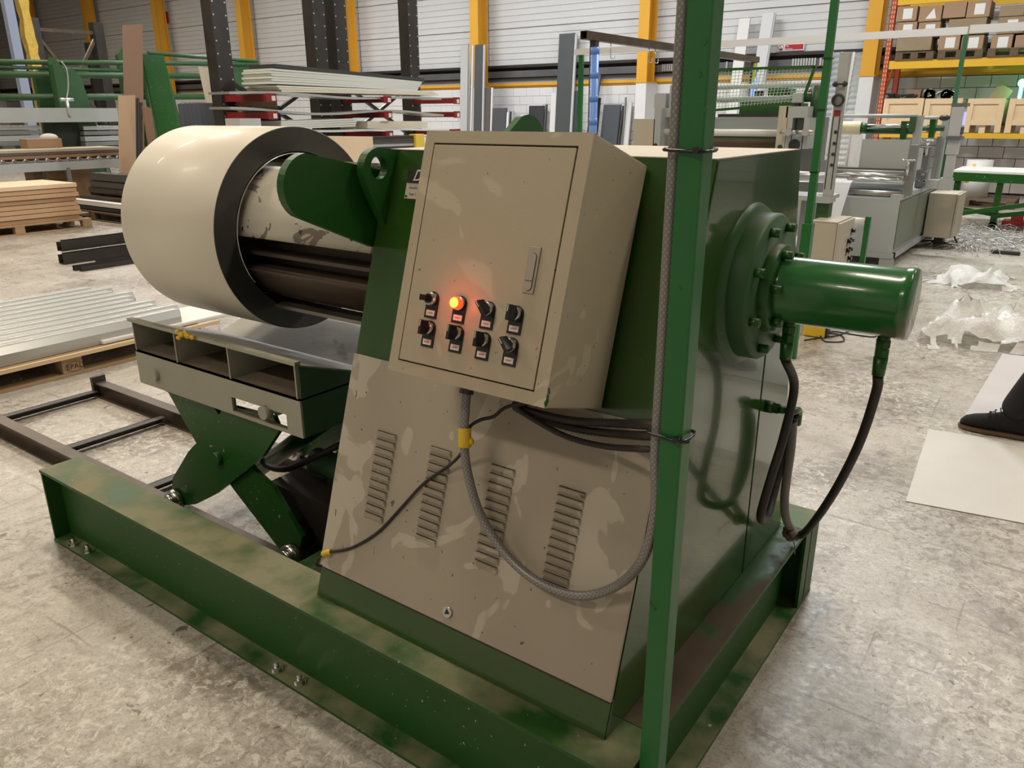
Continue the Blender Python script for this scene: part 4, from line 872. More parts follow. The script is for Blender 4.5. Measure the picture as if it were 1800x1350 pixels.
for k in range(6):
    u = 313 + k * 7.5; xpanel(u, 183 - k * .4, u + (7 if k < 5 else 38), 181, -11.6 - .06 * k, .02, 'dark_board', ('leftmost pale edged dark panel in the leaning group behind the coil', 'second dark panel in the leaning group behind the coil', 'third dark panel in the leaning group behind the coil', 'fourth dark panel in the leaning group behind the coil', 'fifth dark panel in the leaning group behind the coil', 'widest anthracite panel in the leaning group behind the coil')[k], 'panel', DARKP, lean=.05, group='dark panels leaning behind the coil')
X = -11.9; a_, b_, c_, d_ = atX(350, 117, X), atX(386, 121, X), atX(392, 225, X), atX(366, 225, X)
mb = MB(); mb.prism([(a_[1], a_[2]), (b_[1], b_[2]), (c_[1], 0.0), (d_[1] + .25, 0.0)], X - .03, X, 'x'); tag(objm('cream_board', mb, CREAM), 'cream panel with slanted edges left of the tallest black rack post', 'panel')
# cantilever rack
RX = -10.0
t = thing('cantilever_rack', 'black cantilever rack with red arms carrying white panels', 'rack', (RX, 9, 0))
posts = [(388, 10), (559, 5), (596, 5), (721, 0)]; py = []
for (u, _) in posts:
    y = atX(u, 120, RX)[1]; py.append(y); mb = MB(); mb.box(RX - .11, RX - .10, y - .12, y + .12, 0, 5.2); mb.box(RX + .10, RX + .11, y - .12, y + .12, 0, 5.2); mb.box(RX - .10, RX + .10, y - .12, y - .105, 0, 5.2); mb.box(RX - .10, RX + .10, y + .105, y + .12, 0, 5.2); objm('upright', mb, BLK, t)
    mb = MB(); mb.box(RX - .2, RX + 1.1, y - .09, y + .09, 0, .18); objm('foot', mb, BLK, t)
    mb = MB()
    for i in range(30): mb.cyl((RX + .108, y - .095, .3 + i * .16), (RX + .115, y - .095, .3 + i * .16), .012, 8); mb.cyl((RX + .108, y + .095, .3 + i * .16), (RX + .115, y + .095, .3 + i * .16), .012, 8)
    objm('punched_holes', mb, ALU, t, kind='stuff')
za = [atX(415, 166, RX + .6)[2], atX(415, 197, RX + .6)[2], atX(600, 232, RX + .6)[2], .75]
for y in (py[0], py[2], py[3]):
    for z in za:
        mb = MB(); mb.box(RX + .11, RX + 1.02, y - .07, y + .07, z - .085, z); mb.box(RX + 1.02, RX + 1.03, y - .08, y + .08, z - .095, z + .01); am = objm('arm', mb, REDP, t)
        mb = MB(); mb.box(RX + 1.03, RX + 1.032, y + .0, y + .06, z - .08, z - .02); objm('arm_label', mb, LAB, am)
for (ya, yb_) in ((py[0], py[1]), (py[2], py[3])):
    for (p_, q_, s_) in (((RX, ya, 1.2), (RX, yb_, 2.1), .05), ((RX, yb_, 1.2), (RX, ya, 2.1), .05), ((RX, ya, 3.6), (RX, yb_, 3.6), .06)): mb = MB(); mb.bar(p_, q_, s_); objm('brace', mb, BLK, t)
mb = MB(); mb.bar((RX, py[2], 4.02), (RX, py[3], 4.02), .14); objm('top_beam', mb, BLK, t)
Xs = RX + .95
def sheet(u0, v0, u1, v1, wx, th, m_, nm, lab, cat='panel', X=None, grp=None):
    mb = MB(); xbar(mb, u0, v0, u1, v1, Xs if X is None else X, wx, th); return tag(objm(nm, mb, m_), lab, cat, grp)
def wavy(u0, v0, u1, v1, amp, ph, m_, lab):
    X = Xs; a_, b_ = atX(u0, v0, X), atX(u1, v1, X); mb = MB(); n = 24; A = []
    for i in range(n + 1):
        t_ = i / n; y = a_[1] + (b_[1] - a_[1]) * t_; z = a_[2] + (b_[2] - a_[2]) * t_ + amp * math.sin(ph + t_ * 9); A.append([mb.bm.verts.new(q) for q in ((X - .45, y, z - .03), (X, y, z - .03), (X, y, z), (X - .45, y, z))])
    for i in range(n):
        for k in range(4): mb.bm.faces.new((A[i][k], A[i][(k + 1) % 4], A[i + 1][(k + 1) % 4], A[i + 1][k]))
    mb.bm.faces.new(A[0][::-1]); mb.bm.faces.new(A[-1]); tag(objm('steel_sheet', mb, m_), lab, 'sheet')
wavy(403, 161, 776, 173, .02, 0, ALU, 'long slightly bent grey sheet on the top red arms')
wavy(405, 192, 780, 198, .03, 1.5, ALU, 'long sagging grey sheet on the second row of red arms')
wavy(470, 228, 790, 226, .01, 2., WHITE, 'long white sheet on the third row of red arms')
for k in range(6):
    sheet(477 - (k % 2) * 3, 120 + 4.6 * k, 742 - k * 1.6, 142 + 2.8 * k, .6, .0275, mat('panel_white_green', (.62, .64, .58), .4), 'white_board', ('top', 'second', 'third', 'fourth', 'fifth', 'lowest')[k] + ' panel of the tilted white stack on the top rack shelf', grp='tilted white panels on the top rack shelf')
sheet(483, 112, 746, 138, .55, .05, mat('dark_cover', (.05, .05, .05), .35), 'cover_sheet', 'dark cover sheet lying on the tilted white stack of the rack')
for k in range(3): sheet(487 + k * 4, 150 + 4 * k, 762 + 4 * k, 160 + 2.6 * k, .7, .024, CREAM if k else WHITE, 'cream_board', ('upper', 'middle', 'lower')[k] + ' cream panel between the tilted white stack and the top rack shelf', grp='cream panels on the top rack shelf')
for k in range(4):
    sheet(494, 213 + 3.6 * k, 628 - k, 208 + 3.8 * k, .6, .025, mat('panel_white_green', ()), 'white_board', ('top', 'second', 'third', 'lowest')[k] + ' white panel in the left stack on the third rack shelf', grp='left white stack on the third rack shelf')
    sheet(646, 213 + 3.2 * k, 752, 213 + 3.2 * k, .6, .026, CREAM, 'cream_board', ('top', 'second', 'third', 'lowest')[k] + ' cream panel in the right stack on the third rack shelf', grp='right cream stack on the third rack shelf')
sheet(440, 166, 486, 168, .4, .17, CARD, 'cardboard_box', 'cardboard box behind the red arm on the second rack shelf', 'box', RX + .45)
sheet(452, 186, 492, 186, .35, .35, NAVY, 'navy_box', 'dark blue box low in the rack left of the white stack', 'box', RX + .35)
xpanel(421, 208, 458, 208, RX + 1.3, .3, 'light_grey_box', 'tall light grey box just above the coil, in front of the rack', 'box', LGREY)
xpanel(578, 239, 655, 240, RX + 1.3, .03, 'pale_board', 'large pale yellowish board standing behind the green arm bracket', 'board', OSBT)
for k in range(5):
    mb = MB(); xbar(mb, 652 + k, 241 + 4.4 * k, 732, 238 + 4.6 * k, RX + 1.25, .4, .035); tag(objm('dark_profile', mb, (BLK, BRN, DARKP, ALU, BLK)[k]), ('top', 'second', 'third', 'fourth', 'lowest')[k] + ' dark profile in the pile left of the yellow post', 'metal profile', 'dark profiles beside the yellow post')
for y, q_ in ((9.3, 'left'), (10.4, 'right')): mb = MB(); mb.box(RX + .88, RX + 1.22, y, y + .1, 0, 1.07); tag(objm('trestle', mb, BLK), q_ + ' black trestle under the dark profiles left of the yellow post', 'trestle', 'trestles under the dark profiles')
a_, b_ = atX(731, 236, RX + 1.3), atX(746, 236, RX + 1.3); mb = MB(); mb.box(RX + 1.15, RX + 1.3, a_[1], b_[1], 0, a_[2], .01); tag(objm('yellow_guard_post', mb, mat('guard_yellow', (.68, .50, .06), .4)), 'short yellow guard post left of the control cabinet top', 'post')
# far frames and pillar
FXX = -26.
t = thing('rack_frame', 'far black rack frame with crossed braces behind the green machine', 'rack', (FXX, 12, 0))
ya, yb_ = atX(62, 60, FXX)[1], atX(168, 60, FXX)[1]
mb = MB(); z1 = atX(62, 32, FXX)[2]; mb.box(FXX - .15, FXX + .15, ya - .2, ya + .1, 0, z1); objm('upright', mb, BLK, t)
mb = MB(); z2 = atX(168, 40, FXX)[2]; mb.box(FXX - .15, FXX + .15, yb_ - .1, yb_ + .2, 0, z2); objm('upright', mb, BLK, t)
mb = MB(); mb.bar((FXX, ya, z1 - .3), (FXX, yb_, z2 - .3), .1); objm('top_bar', mb, BRN, t)
mb = MB(); mb.bar((FXX, ya, z1 - .4), (FXX, yb_, 1.2), .09); objm('brace', mb, BRN, t)
mb = MB(); mb.bar((FXX, yb_, z2 - .4), (FXX, ya, 1.2), .09); objm('brace', mb, BRN, t)
for k, (u, v) in enumerate(((20, 62), (150, 75))):
    X = -32.; y = atX(u, v, X)[1]; z = atX(u, v, X)[2]; mb = MB(); mb.box(X - .1, X + .1, y, y + .25, 0, z); tag(objm('far_upright', mb, BLK), ('thin far black upright at the far left', 'thin far black upright inside the crossed rack frame')[k], 'upright')
X = -21.; a_, b_ = atX(33, 0, X), atX(50, 0, X)
t = thing('foam_pillar', 'pillar covered in rough yellow foam at the far left', 'pillar', (X, a_[1], 0))
mb = MB(); n = 46; rows = []
for i in range(n + 1):
    z = CEIL * i / n; r = [mb.bm.verts.new((X + dx + random.uniform(-.02, .02), y + random.uniform(-.025, .03), z)) for dx, y in ((-.2, a_[1]), (0, a_[1]), (0, (a_[1] + b_[1]) / 2), (0, b_[1]), (-.2, b_[1]))]; rows.append(r)
for i in range(n):
    for k in range(5): mb.bm.faces.new((rows[i][k], rows[i][(k + 1) % 5], rows[i + 1][(k + 1) % 5], rows[i + 1][k]))
objm('foam', mb, FOAM, t)
mb = MB(); mb.box(X - .2, X - .02, a_[1] - .32, a_[1] - .12, 0, CEIL - .5); tag(objm('downpipe', mb, mat('blue_grey_pipe', (.25, .29, .40), .4)), 'blue grey square pipe running up beside the yellow foam pillar', 'pipe')
p = atY(291, 31, WY); mb = MB(); mb.box(p[0] - .16, p[0] + .16, WY - .02, WY + .04, p[2] - .2, p[2] + .2); tag(objm('wall_notice', mb, SIGNR), 'small far red notice on the wall above the tall brown panel', 'sign')
# ------------------------------------------------------------------ boards leaning on the back wall
def ypanel(u0, u1, v, name, label, m_, vb=None, ubot=None, th=.05, lean=.6, Y=WY - .16, cat='panel', grp=None, parent=None):
    """board leaning on the back wall: top edge at photo columns u0..u1, row v; foot shifted by ubot pixels"""
    if 830 <= u0 <= 897 and Y > WY - .2: Y -= .55
    a, b = atY(u0, v, Y), atY(u1, v, Y); z = a[2]; sh = 0
    fr = max(.15, 1 - atY(u0, 228, Y)[2] / z)
    lean = .25 if ubot is None else min(.9, max(.06, (ubot - u0 - .022 * (228 - v) * .5 - 2) * 19 / ((u0 - 1960) * fr) * .55)); Yb = Y - lean
    mb = MB(); mb.hexa([(a[0] + sh, Yb - th, 0), (b[0] + sh, Yb - th, 0), (b[0] + sh, Yb, 0), (a[0] + sh, Yb, 0), (a[0], Y - th, z), (b[0], Y - th, z), (b[0], Y, z), (a[0], Y, z)])
    o = objm(name, mb, m_, parent)
    return tag(o, label, cat, grp) if parent is None else o
SLATE = mat('slate_board', (.045, .055, .065), .5)
ypanel(812, 825, 80, 'tall_plank', 'tall light grey plank left of the tall dark plank against the back wall', LGREY, ubot=800)
ypanel(826, 830, 80, 'tall_plank', 'narrow silver strip between the tall light grey and tall dark planks', ALU, ubot=815)
ypanel(832, 834, 80, 'tall_plank', 'thin white strip left edge of the tall dark plank', WHITE, ubot=818)
ypanel(837, 851, 79, 'tall_plank', 'tall dark plank with a pale right edge against the back wall', DARKP, ubot=825)
ypanel(851.5, 854, 79, 'tall_plank', 'thin pale strip right edge of the tall dark plank', LGREY, ubot=841)
ypanel(849, 865, 154, 'dark_board', 'dark brown grey panel with white right edge, right of the tall dark plank', mat('brown_grey', (.09, .08, .072), .5), ubot=843)
ypanel(865.5, 868, 154, 'edge_strip', 'white strip along the brown grey panel by the back wall', WHITE, ubot=860)
ypanel(868, 892, 190, 'dark_board', 'short wide dark grey panel left of the rear green bracket', DARKP, ubot=864)
for k in range(3): ypanel(893 + 4.2 * k, 896 + 4.2 * k, 195 + (2 - k), 'edge_strip', ('first', 'second', 'third')[k] + ' thin strip right of the short wide dark grey panel', (WHITE, DARKP, LGREY)[k], ubot=890 + 4.2 * k)
ypanel(932, 958, 186, 'dark_board', 'black panel with white cap behind the rear green bracket', mat('blackish', (.03, .03, .035), .5), ubot=930)
ypanel(932, 956, 184, 'capping_board', 'white board edge standing above the black panel behind the rear bracket', WHITE, Y=WY - .1, ubot=932)
ypanel(960.5, 963, 184, 'edge_strip', 'thin dark strip left of the white panel', DARKP, ubot=955)
ypanel(971, 1000, 163, 'white_board', 'white panel with small print left of the green post', WHITE, ubot=967)
ypanel(1000.5, 1004, 163, 'edge_strip', 'pale strip right edge of the white panel', CREAM, ubot=997)
ypanel(985, 1012, 60, 'tall_plank', 'tall wide dark plank standing behind the white panel', DARKP, ubot=974, Y=WY - .13)
ypanel(1012.5, 1016, 60, 'tall_plank', 'pale right edge strip of the tall wide dark plank', LGREY, ubot=1001, Y=WY - .13)
ypanel(1007, 1017, 160, 'dark_board', 'dark panel between the green post and the brown upright', DARKP, ubot=1004)
ypanel(1048, 1058, 132, 'dark_board', 'tall slanted dark panel behind the blue pipe', DARKP, ubot=1022, lean=.9)
ypanel(1053, 1057, 172, 'edge_strip', 'black narrow panel right of the blue pipe', BLK, ubot=1046)
ypanel(1063, 1093, 184, 'slate_board', 'slate dark panel right of the blue pipe, nearest the grey machine', SLATE, ubot=1057)
ypanel(1095, 1098, 186, 'edge_strip', 'black edge strip right of the slate dark panel', BLK, ubot=1089)
ypanel(1100, 1102, 171, 'edge_strip', 'thin grey strip between the slate panel and the grey machine', MGREY2, ubot=1098)
ypanel(1099, 1112, 180, 'white_board', 'white panel standing beside the grey machine cabinet', WHITE, ubot=1096, Y=WY - .1)
ypanel(1301, 1320, 33, 'tall_plank', 'tall white plank leaning behind the green mesh guard', WHITE, ubot=1281, lean=.8)
ypanel(1342, 1362, 24, 'tall_plank', 'tall grey plank leaning right of the tall white plank', LGREY, ubot=1318, lean=.8)
ypanel(1362.5, 1365, 25, 'edge_strip', 'thin grey strip along the tall grey plank', MGREY, ubot=1339, lean=.8)
for k, (u0, u1) in enumerate(((1466, 1482), (1483.5, 1502), (1503.5, 1522))):
    p = atY(u0, 92, WY - .2); q = atY(u1, 90, WY - .2); t = thing('ribbed_sheet', ('dull ribbed metal sheet, left of three leaning by the orange upright', 'bright ribbed metal sheet, middle of three leaning by the orange upright', 'bright ribbed metal sheet, right of three leaning by the orange upright')[k], 'sheet', (p[0], WY - .3, 0), 'ribbed metal sheets leaning on the wall')
    mb = MB(); n = 24; H = p[2]
    rows = []
    sh = -.08
    for i in range(n * 2 + 1):
        s = i / (n * 2); rows.append([mb.bm.verts.new((x + sh * (1 - s), WY - .2 - .22 * (1 - s) - (.03 if i % 2 else 0), H * s)) for x in (p[0], q[0])])
    for i in range(n * 2): mb.bm.faces.new((rows[i][0], rows[i][1], rows[i + 1][1], rows[i + 1][0]))
    objm('ribs', mb, MGREY if k == 0 else ALU, t)
    mb = MB()
    for x in (p[0], q[0]): mb.bar((x + sh, WY - .44, 0), (x, WY - .22, H), .03)
    objm('edge_folds', mb, ALU, t)
# no smoking sign
p0, p1 = atY(1368, 76, WY - .02), atY(1413, 88, WY - .02)
t = thing('warning_sign', 'white and red No smoking sign on the ribbed wall', 'sign', ((p0[0] + p1[0]) / 2, WY - .02, p1[2]))
SX0, SX1, SZ0, SZ1 = p0[0], p1[0], p1[2], p0[2] - .02; SY = WY - .02
mb = MB(); mb.box(SX0, SX1, SY, SY + .03, SZ0, SZ1); objm('board', mb, mat('sign_white', (.8, .72, .7), .5), t)
h = SZ1 - SZ0; cx_ = SX0 + h * .52; mb = MB(); mb.ring((cx_, SY - .004, (SZ0 + SZ1) / 2), 'y', [(0, h * .42), (.003, h * .42), (.003, h * .36), (0, h * .36)], 32); mb.bar((cx_ - h * .27, SY - .003, (SZ0 + SZ1) / 2 + h * .27), (cx_ + h * .27, SY - .003, (SZ0 + SZ1) / 2 - h * .27), .004, h * .05, up=(1, 0, 1)); objm('prohibition_ring', mb, mat('sign_dark_red', (.14, .02, .02), .5), t)
mb = MB(); mb.box(cx_ - .04, cx_ + .03, SY - .003, SY, (SZ0 + SZ1) / 2 - .05, (SZ0 + SZ1) / 2 - .02); objm('cigarette', mb, mat('sign_dark_red', ()), t)
mb = MB(); mb.box(cx_ + h * .55, SX1 - .02, SY - .003, SY, SZ0 + .02, SZ1 - .02); objm('red_field', mb, SIGNR, t)
tx = cx_ + h * .58
text('lettering', 'No', h * .42, frame((tx, SY - .005, SZ1 - h * .32), (1, 0, 0), (0, 0, 1)), WHITE, t, ext=.001, align='LEFT')
text('lettering', 'Smoking', h * .34, frame((tx, SY - .005, SZ0 + h * .28), (1, 0, 0), (0, 0, 1)), WHITE, t, ext=.001, align='LEFT')

# ------------------------------------------------------------------ overhead tray with its green posts, brown tube frame
RY = 12.1
a, b = atY(1010, 88, RY), atY(1700, 58, RY)
zr = (atY(1010, 88, RY)[2] + b[2]) / 2
mb = MB(); mb.box(a[0], b[0], RY, RY + .06, zr - .045, zr + .045); tag(objm('overhead_tray', mb, WHITE), 'long white overhead tray running level behind the decoiler, left length', 'tray')
b2 = atY(1830, 50, RY)
mb = MB(); mb.box(b[0] + .03, b2[0] + .6, RY - .06, RY, zr - .04, zr + .055); tag(objm('overhead_tray', mb, WHITE), 'white overhead tray right of the thin green post', 'tray')
x = atY(1016, 120, RY)[0]; mb = MB(); mb.box(x - .035, x + .035, RY + .07, RY + .13, 0, zr + .04); tag(objm('tray_post', mb, GP), 'green post carrying the left end of the white tray, beside the brown upright', 'post')
x = b[0]; mb = MB(); mb.box(x - .03, x + .02, RY - .03, RY + .03, 0, zr - .05); tag(objm('tray_post', mb, mat('thin_post_green', (.03, .13, .06), .4)), 'thin green post carrying the white tray before the wooden crates', 'post')
Y2 = 5.3; x = atY(1468, 0, Y2)[0]
t = thing('green_mast', 'bright green square mast right of the decoiler, in front of the grey machine', 'post', (x, Y2, 0))
mb = MB(); mb.box(x - .022, x + .022, Y2 - .022, Y2 + .022, 0, 3.4, .003); objm('tube', mb, GP, t)
mb = MB(); mb.box(x - .032, x + .032, Y2 - .034, Y2 + .034, .3, atY(1418, 392, Y2)[2], .003); objm('lower_sleeve', mb, GP, t)
for v in (103, 193, 303):
    z = atY(1450, v, Y2)[2]; mb = MB(); mb.box(x - .026, x + .026, Y2 - .026, Y2 + .026, z - .004, z + .004); objm('cable_tie', mb, PLA, t)
BXX = atY(1032, 60, 6.5)[0]
t = thing('tube_frame', 'brown square steel tube frame with wire hooks reaching back over the machines', 'frame', (BXX, 6.5, 0))
zt_ = atX(1030, 62, BXX)[2]; y0 = atX(1026, 62, BXX)[1]; y1 = atX(1330, 113, BXX)[1]
mb = MB(); s_ = .045
for (dx0_, dx1_, dz0, dz1) in ((-.035, .035, .03, .035), (-.035, .035, -.035, -.03), (-.035, -.030, -.03, .03), (.030, .035, -.03, .03)): mb.box(BXX + dx0_, BXX + dx1_, y0, y1, zt_ + dz0, zt_ + dz1)
objm('tube', mb, BRN, t)
mb = MB(); mb.box(BXX - .03, BXX + .03, y0 + .16, y0 + .22, 0, zt_ - .035); objm('upright', mb, BRN, t)
mb = MB(); mb.box(BXX - .03, BXX + .03, y1 - .12, y1 - .06, 0, zt_ - .035); objm('upright', mb, BRN, t)
for (u, v) in ((1074, 75), (1141, 88), (1152, 90)):
    p = atX(u, v, BXX); z = zt_ - .035; y = p[1]; mb = MB(); mb.tube([(BXX, y, z), (BXX, y, z - .12), (BXX, y + .02, z - .13), (BXX, y + .07, z - .13), (BXX, y + .075, z - .09)], .004, 6, sub=2); objm('hook', mb, ALU, t)
for (u0, u1, v, yy, lab) in ((1034, 1047, 93, y0 + .12, 'bright blue plastic pipe strapped to the near brown upright'), (1316, 1326, 136, y1 - .16, 'bright blue plastic pipe behind the green mesh guard')):
    p = atX((u0 + u1) / 2, v, BXX + .05); mb = MB(); pts = []
    mb.cyl((BXX + .05, yy, 0.02), (BXX + .05, yy, p[2]), .038, 14, cap=True)
    for i in range(0, 10): mb.cyl((BXX + .05, yy, .3 + i * .2), (BXX + .05, yy, .36 + i * .2), .040, 14)
    tag(objm('blue_pipe', mb, BLUE), lab, 'pipe')
mb = MB(); z = zt_ - .05; mb.cyl((BXX + .05, y1 - .2, z - .22), (BXX + .05, y1 - .2, z), .02, 8); tag(objm('yellow_hose', mb, mat('lime_hose', (.5, .6, .05), .5)), 'short yellow green hose end above the blue pipe at the mesh guard', 'hose')

# ------------------------------------------------------------------ grey machine behind the decoiler
MY = 7.2
A_ = thing('roll_machine', 'grey roll machine with open frame and rollers directly behind the decoiler', 'machine', (-2.8, MY, 0))
def yb_(u0, u1, v0, v1, Y, dep, name, m_, par, z0=None, bev=0, label=None):
    um, vm = (u0 + u1) / 2, (v0 + v1) / 2; xa, xb = atY(u0, vm, Y)[0], atY(u1, vm, Y)[0]; za_, zb = (atY(um, v1, Y)[2] if z0 is None else z0), atY(um, v0, Y)[2]
    mb = MB(); mb.box(xa, xb, Y, Y + dep, za_, zb, bev); return objm(name, mb, m_, par, label=label)
yb_(1113, 1150, 209, 257, MY, .6, 'switch_cabinet', BEI2, A_, z0=.3)
yb_(1149, 1161, 190, 258, MY, .9, 'frame_side', MGREY, A_, z0=0)
yb_(1161, 1200, 190, 206, MY + .1, .1, 'head_plate', MGREY, A_)
yb_(1161, 1437, 206, 227, MY + .3, .12, 'cross_beam', MGREY, A_)
yb_(1168, 1192, 210, 226, MY + .22, .05, 'opening', BLK, A_)
def ycyl(u0, u1, v, r, Y, name, m_, par):
    za_ = atY((u0 + u1) / 2, v, Y)[2]; mb = MB(); mb.cyl((atY(u0, v, Y)[0], Y, za_), (atY(u1, v, Y)[0], Y, za_), r, 18); return objm(name, mb, m_, par)
ycyl(1161, 1368, 233, .030, MY + .1, 'pressure_roller', WHITE, A_)
ycyl(1161, 1368, 251, .045, MY + .25, 'brush_roller', mat('brush_brown', (.12, .085, .055), .9, bump=(60, 1.)), A_)
yb_(1161, 1368, 237, 246, MY + .35, .05, 'green_guide', GD, A_)
# right frame with window, hole and bolts
yb_(1366, 1382, 186, 265, MY, .22, 'frame_front', BEI2, A_, z0=.0)
mb = MB()
def pb(u0, u1, v0, v1, Y, dep): 
    um, vm = (u0 + u1) / 2, (v0 + v1) / 2; mb.box(atY(u0, vm, Y)[0], atY(u1, vm, Y)[0], Y, Y + dep, atY(um, v1, Y)[2], atY(um, v0, Y)[2])
pb(1382, 1420, 187, 207, MY, .2); pb(1382, 1391, 207, 262, MY, .2); pb(1411, 1420, 207, 262, MY, .2); pb(1391, 1411, 236, 262, MY, .2)
fr = objm('frame_side', mb, MGREY, A_)
yb_(1391, 1400, 208, 218, MY + .15, .03, 'window_inset', BLK, A_)
yb_(1400, 1411, 207, 236, MY + .1, .1, 'sliding_block', MGREY2, A_)
for (u, v) in ((1389, 232), (1419, 232)):
    p = atY(u, v, MY - .03); mb = MB(); mb.cyl((p[0], MY - .09, p[2]), (p[0], MY, p[2]), .035, 6); mb.cyl((p[0] - .08, MY - .05, p[2]), (p[0] + .06, MY - .05, p[2]), .018, 10); objm('adjusting_bolt', mb, CHROME, A_)
p = atY(1396, 255, MY - .002); mb = MB(); mb.cyl((p[0], MY - .004, p[2]), (p[0], MY + .002, p[2]), .05, 20); objm('bearing_hole', mb, BLK, A_)
for (u, v) in ((1371, 259), (1152, 256)):
    p = atY(u, v, MY - .002); mb = MB(); mb.cyl((p[0], MY - .006, p[2]), (p[0], MY + .001, p[2]), .022, 14); objm('socket_hole', mb, BLK, A_)
yb_(1412, 1440, 206, 282, MY + .4, .25, 'gear_plate', MGREY2, A_, z0=.9)
yb_(1410, 1436, 282, 400, MY + .5, .3, 'lower_stand', MGREY2, A_, z0=.0)
ycyl(1262, 1445, 151, .022, MY + .5, 'guide_tube', MGREY, A_); ycyl(1262, 1395, 174, .026, MY + .2, 'guide_tube', MGREY, A_)
yb_(1392, 1410, 163, 181, MY + .05, .08, 'tube_clamp', MGREY, A_, bev=.01); yb_(1396, 1404, 181, 188, MY + .07, .05, 'clamp_stem', BRN, A_)
yb_(1181, 1200, 152, 190, MY + .3, .3, 'motor', MGREY2, A_); yb_(1177, 1188, 150, 190, MY + .1, .08, 'motor_bracket', MGREY, A_); yb_(1150, 1170, 165, 190, MY + .3, .2, 'lantern_cage', ALU, A_)
mb = MB(); p = atY(1432, 172, MY + .2); mb.cyl((p[0] - .18, MY + .2, p[2]), (p[0] + .06, MY + .2, p[2] + .01), .04, 14); mb.cyl((p[0] + .02, MY + .2, p[2] - .16), (p[0] + .02, MY + .2, p[2] + .1), .05, 12); objm('pneumatic_valve', mb, GD, A_)
mb = MB(); p = atY(1429, 160, MY + .25); mb.ball(tuple(p), .035, (1.3, .8, .8)); objm('red_cap', mb, mat('dull_red', (.35, .09, .08), .5), A_)
yb_(1300, 1384, 172, 204, MY + 2.4, .5, 'rear_gearbox', G, A_, z0=1.2); yb_(1350, 1385, 155, 174, MY + 2.5, .3, 'rear_motor', G, A_); yb_(1326, 1338, 160, 172, MY + 2.3, .1, 'terminal_box', PLA, A_)
yb_(1378, 1388, 158, 172, MY + 2.4, .1, 'terminal_box', PLA, A_); yb_(1262, 1400, 200, 204, MY + 2.3, .6, 'rear_deck', BLK, A_, z0=.6)
# mesh guard
Qp = [atY(1215, 124, MY + .1), atY(1433, 117, MY + .1), atY(1409, 181, MY + .1), atY(1215, 197, MY + .1)]
t = thing('mesh_guard', 'green wire mesh guard above the grey roll machine', 'guard', (Qp[3][0], MY + .1, Qp[3][2]))
mb = MB(); MGR = mat('mesh_green', (.05, .25, .12), .4)
for i in range(4): mb.bar(Qp[i], Qp[(i + 1) % 4], .022)
objm('rim', mb, G, t)
mb = MB(); q = [Vector(v) for v in Qp]; nu, nv = 34, 12
for i in range(1, nu): mb.bar(q[0].lerp(q[1], i / nu), q[3].lerp(q[2], i / nu), .004)
for i in range(1, nv): mb.bar(q[0].lerp(q[3], i / nv), q[1].lerp(q[2], i / nv), .004)
objm('wire_mesh', mb, mat('mesh_wire', (.42, .55, .45), .4), t, kind='stuff')
mb = MB(); mb.box(Qp[2][0] - .05, Qp[2][0] + .0, MY + .1, MY + .3, atY(1400, 190, MY)[2], Qp[2][2]); objm('bracket', mb, G, t)

# tall punched upright with feed table right of the mast
UY = 6.2
t = thing('feed_stand', 'grey feed stand with tall punched upright and green foot beside the green mast', 'machine', (-1.95, UY, 0))
za_ = atY(1452, 345, UY)[2]; zt_ = atY(1474, 92, UY)[2]; x0, x1 = atY(1463, 200, UY)[0], atY(1480, 200, UY)[0]
mb = MB(); mb.box(x0, x1, UY, UY + .06, za_, zt_, .003); up_ = objm('punched_upright', mb, MGREY, t)
mb = MB()
for v in (232, 252, 271, 290): 
    z = atY(1460, v, UY)[2]; mb.cyl((x0 + .04, UY - .004, z), (x0 + .04, UY + .002, z), .012, 10)
objm('holes', mb, BLK, up_)
mb = MB(); z = atY(1470, 199, UY)[2]; mb.box(x0 + .01, x1 - .01, UY - .003, UY, z - .02, z + .02); objm('rating_label', mb, REDP, up_)
mb = MB(); mb.box(x0 + .008, x0 + .014, UY - .003, UY, za_ + .05, atY(1470, 205, UY)[2]); mb.box(x1 - .014, x1 - .008, UY - .003, UY, za_ + .05, atY(1470, 205, UY)[2]); objm('edge_lines', mb, BLK, up_)
mb = MB(); z = atY(1470, 176, UY)[2]; mb.ring(((x0 + x1) / 2, UY - .03, z), 'y', [(0, .045), (.02, .045), (.02, .028), (0, .028)], 20); objm('hand_ring', mb, BLK, up_)
mb = MB(); z = atY(1470, 148, UY)[2]; mb.ball((x0 - .0, UY - .02, z), .02); mb.ball((x1, UY - .02, z), .02); mb.cyl((x0, UY - .02, z), (x1, UY - .02, z), .007, 8); objm('clamp_knobs', mb, BLK, up_)
mb = MB(); mb.box(atY(1433, 365, UY)[0], atY(1455, 365, UY)[0], UY + .03, UY + .13, .0, za_ - .05); objm('green_foot', mb, GD, t)
mb = MB(); mb.box(atY(1430, 350, UY)[0], atY(1460, 350, UY)[0], UY - .02, UY + .15, za_ - .05, za_); objm('foot_cap', mb, MGREY, t)
mb = MB(); z = za_; mb.box(x0 - .9, x0, UY + .1, UY + .5, z - .05, z - .02); mb.cyl((x0 - .9, UY + .2, z + .12), (x0, UY + .2, z + .12), .04, 14); objm('feed_roller', mb, ALU, t)
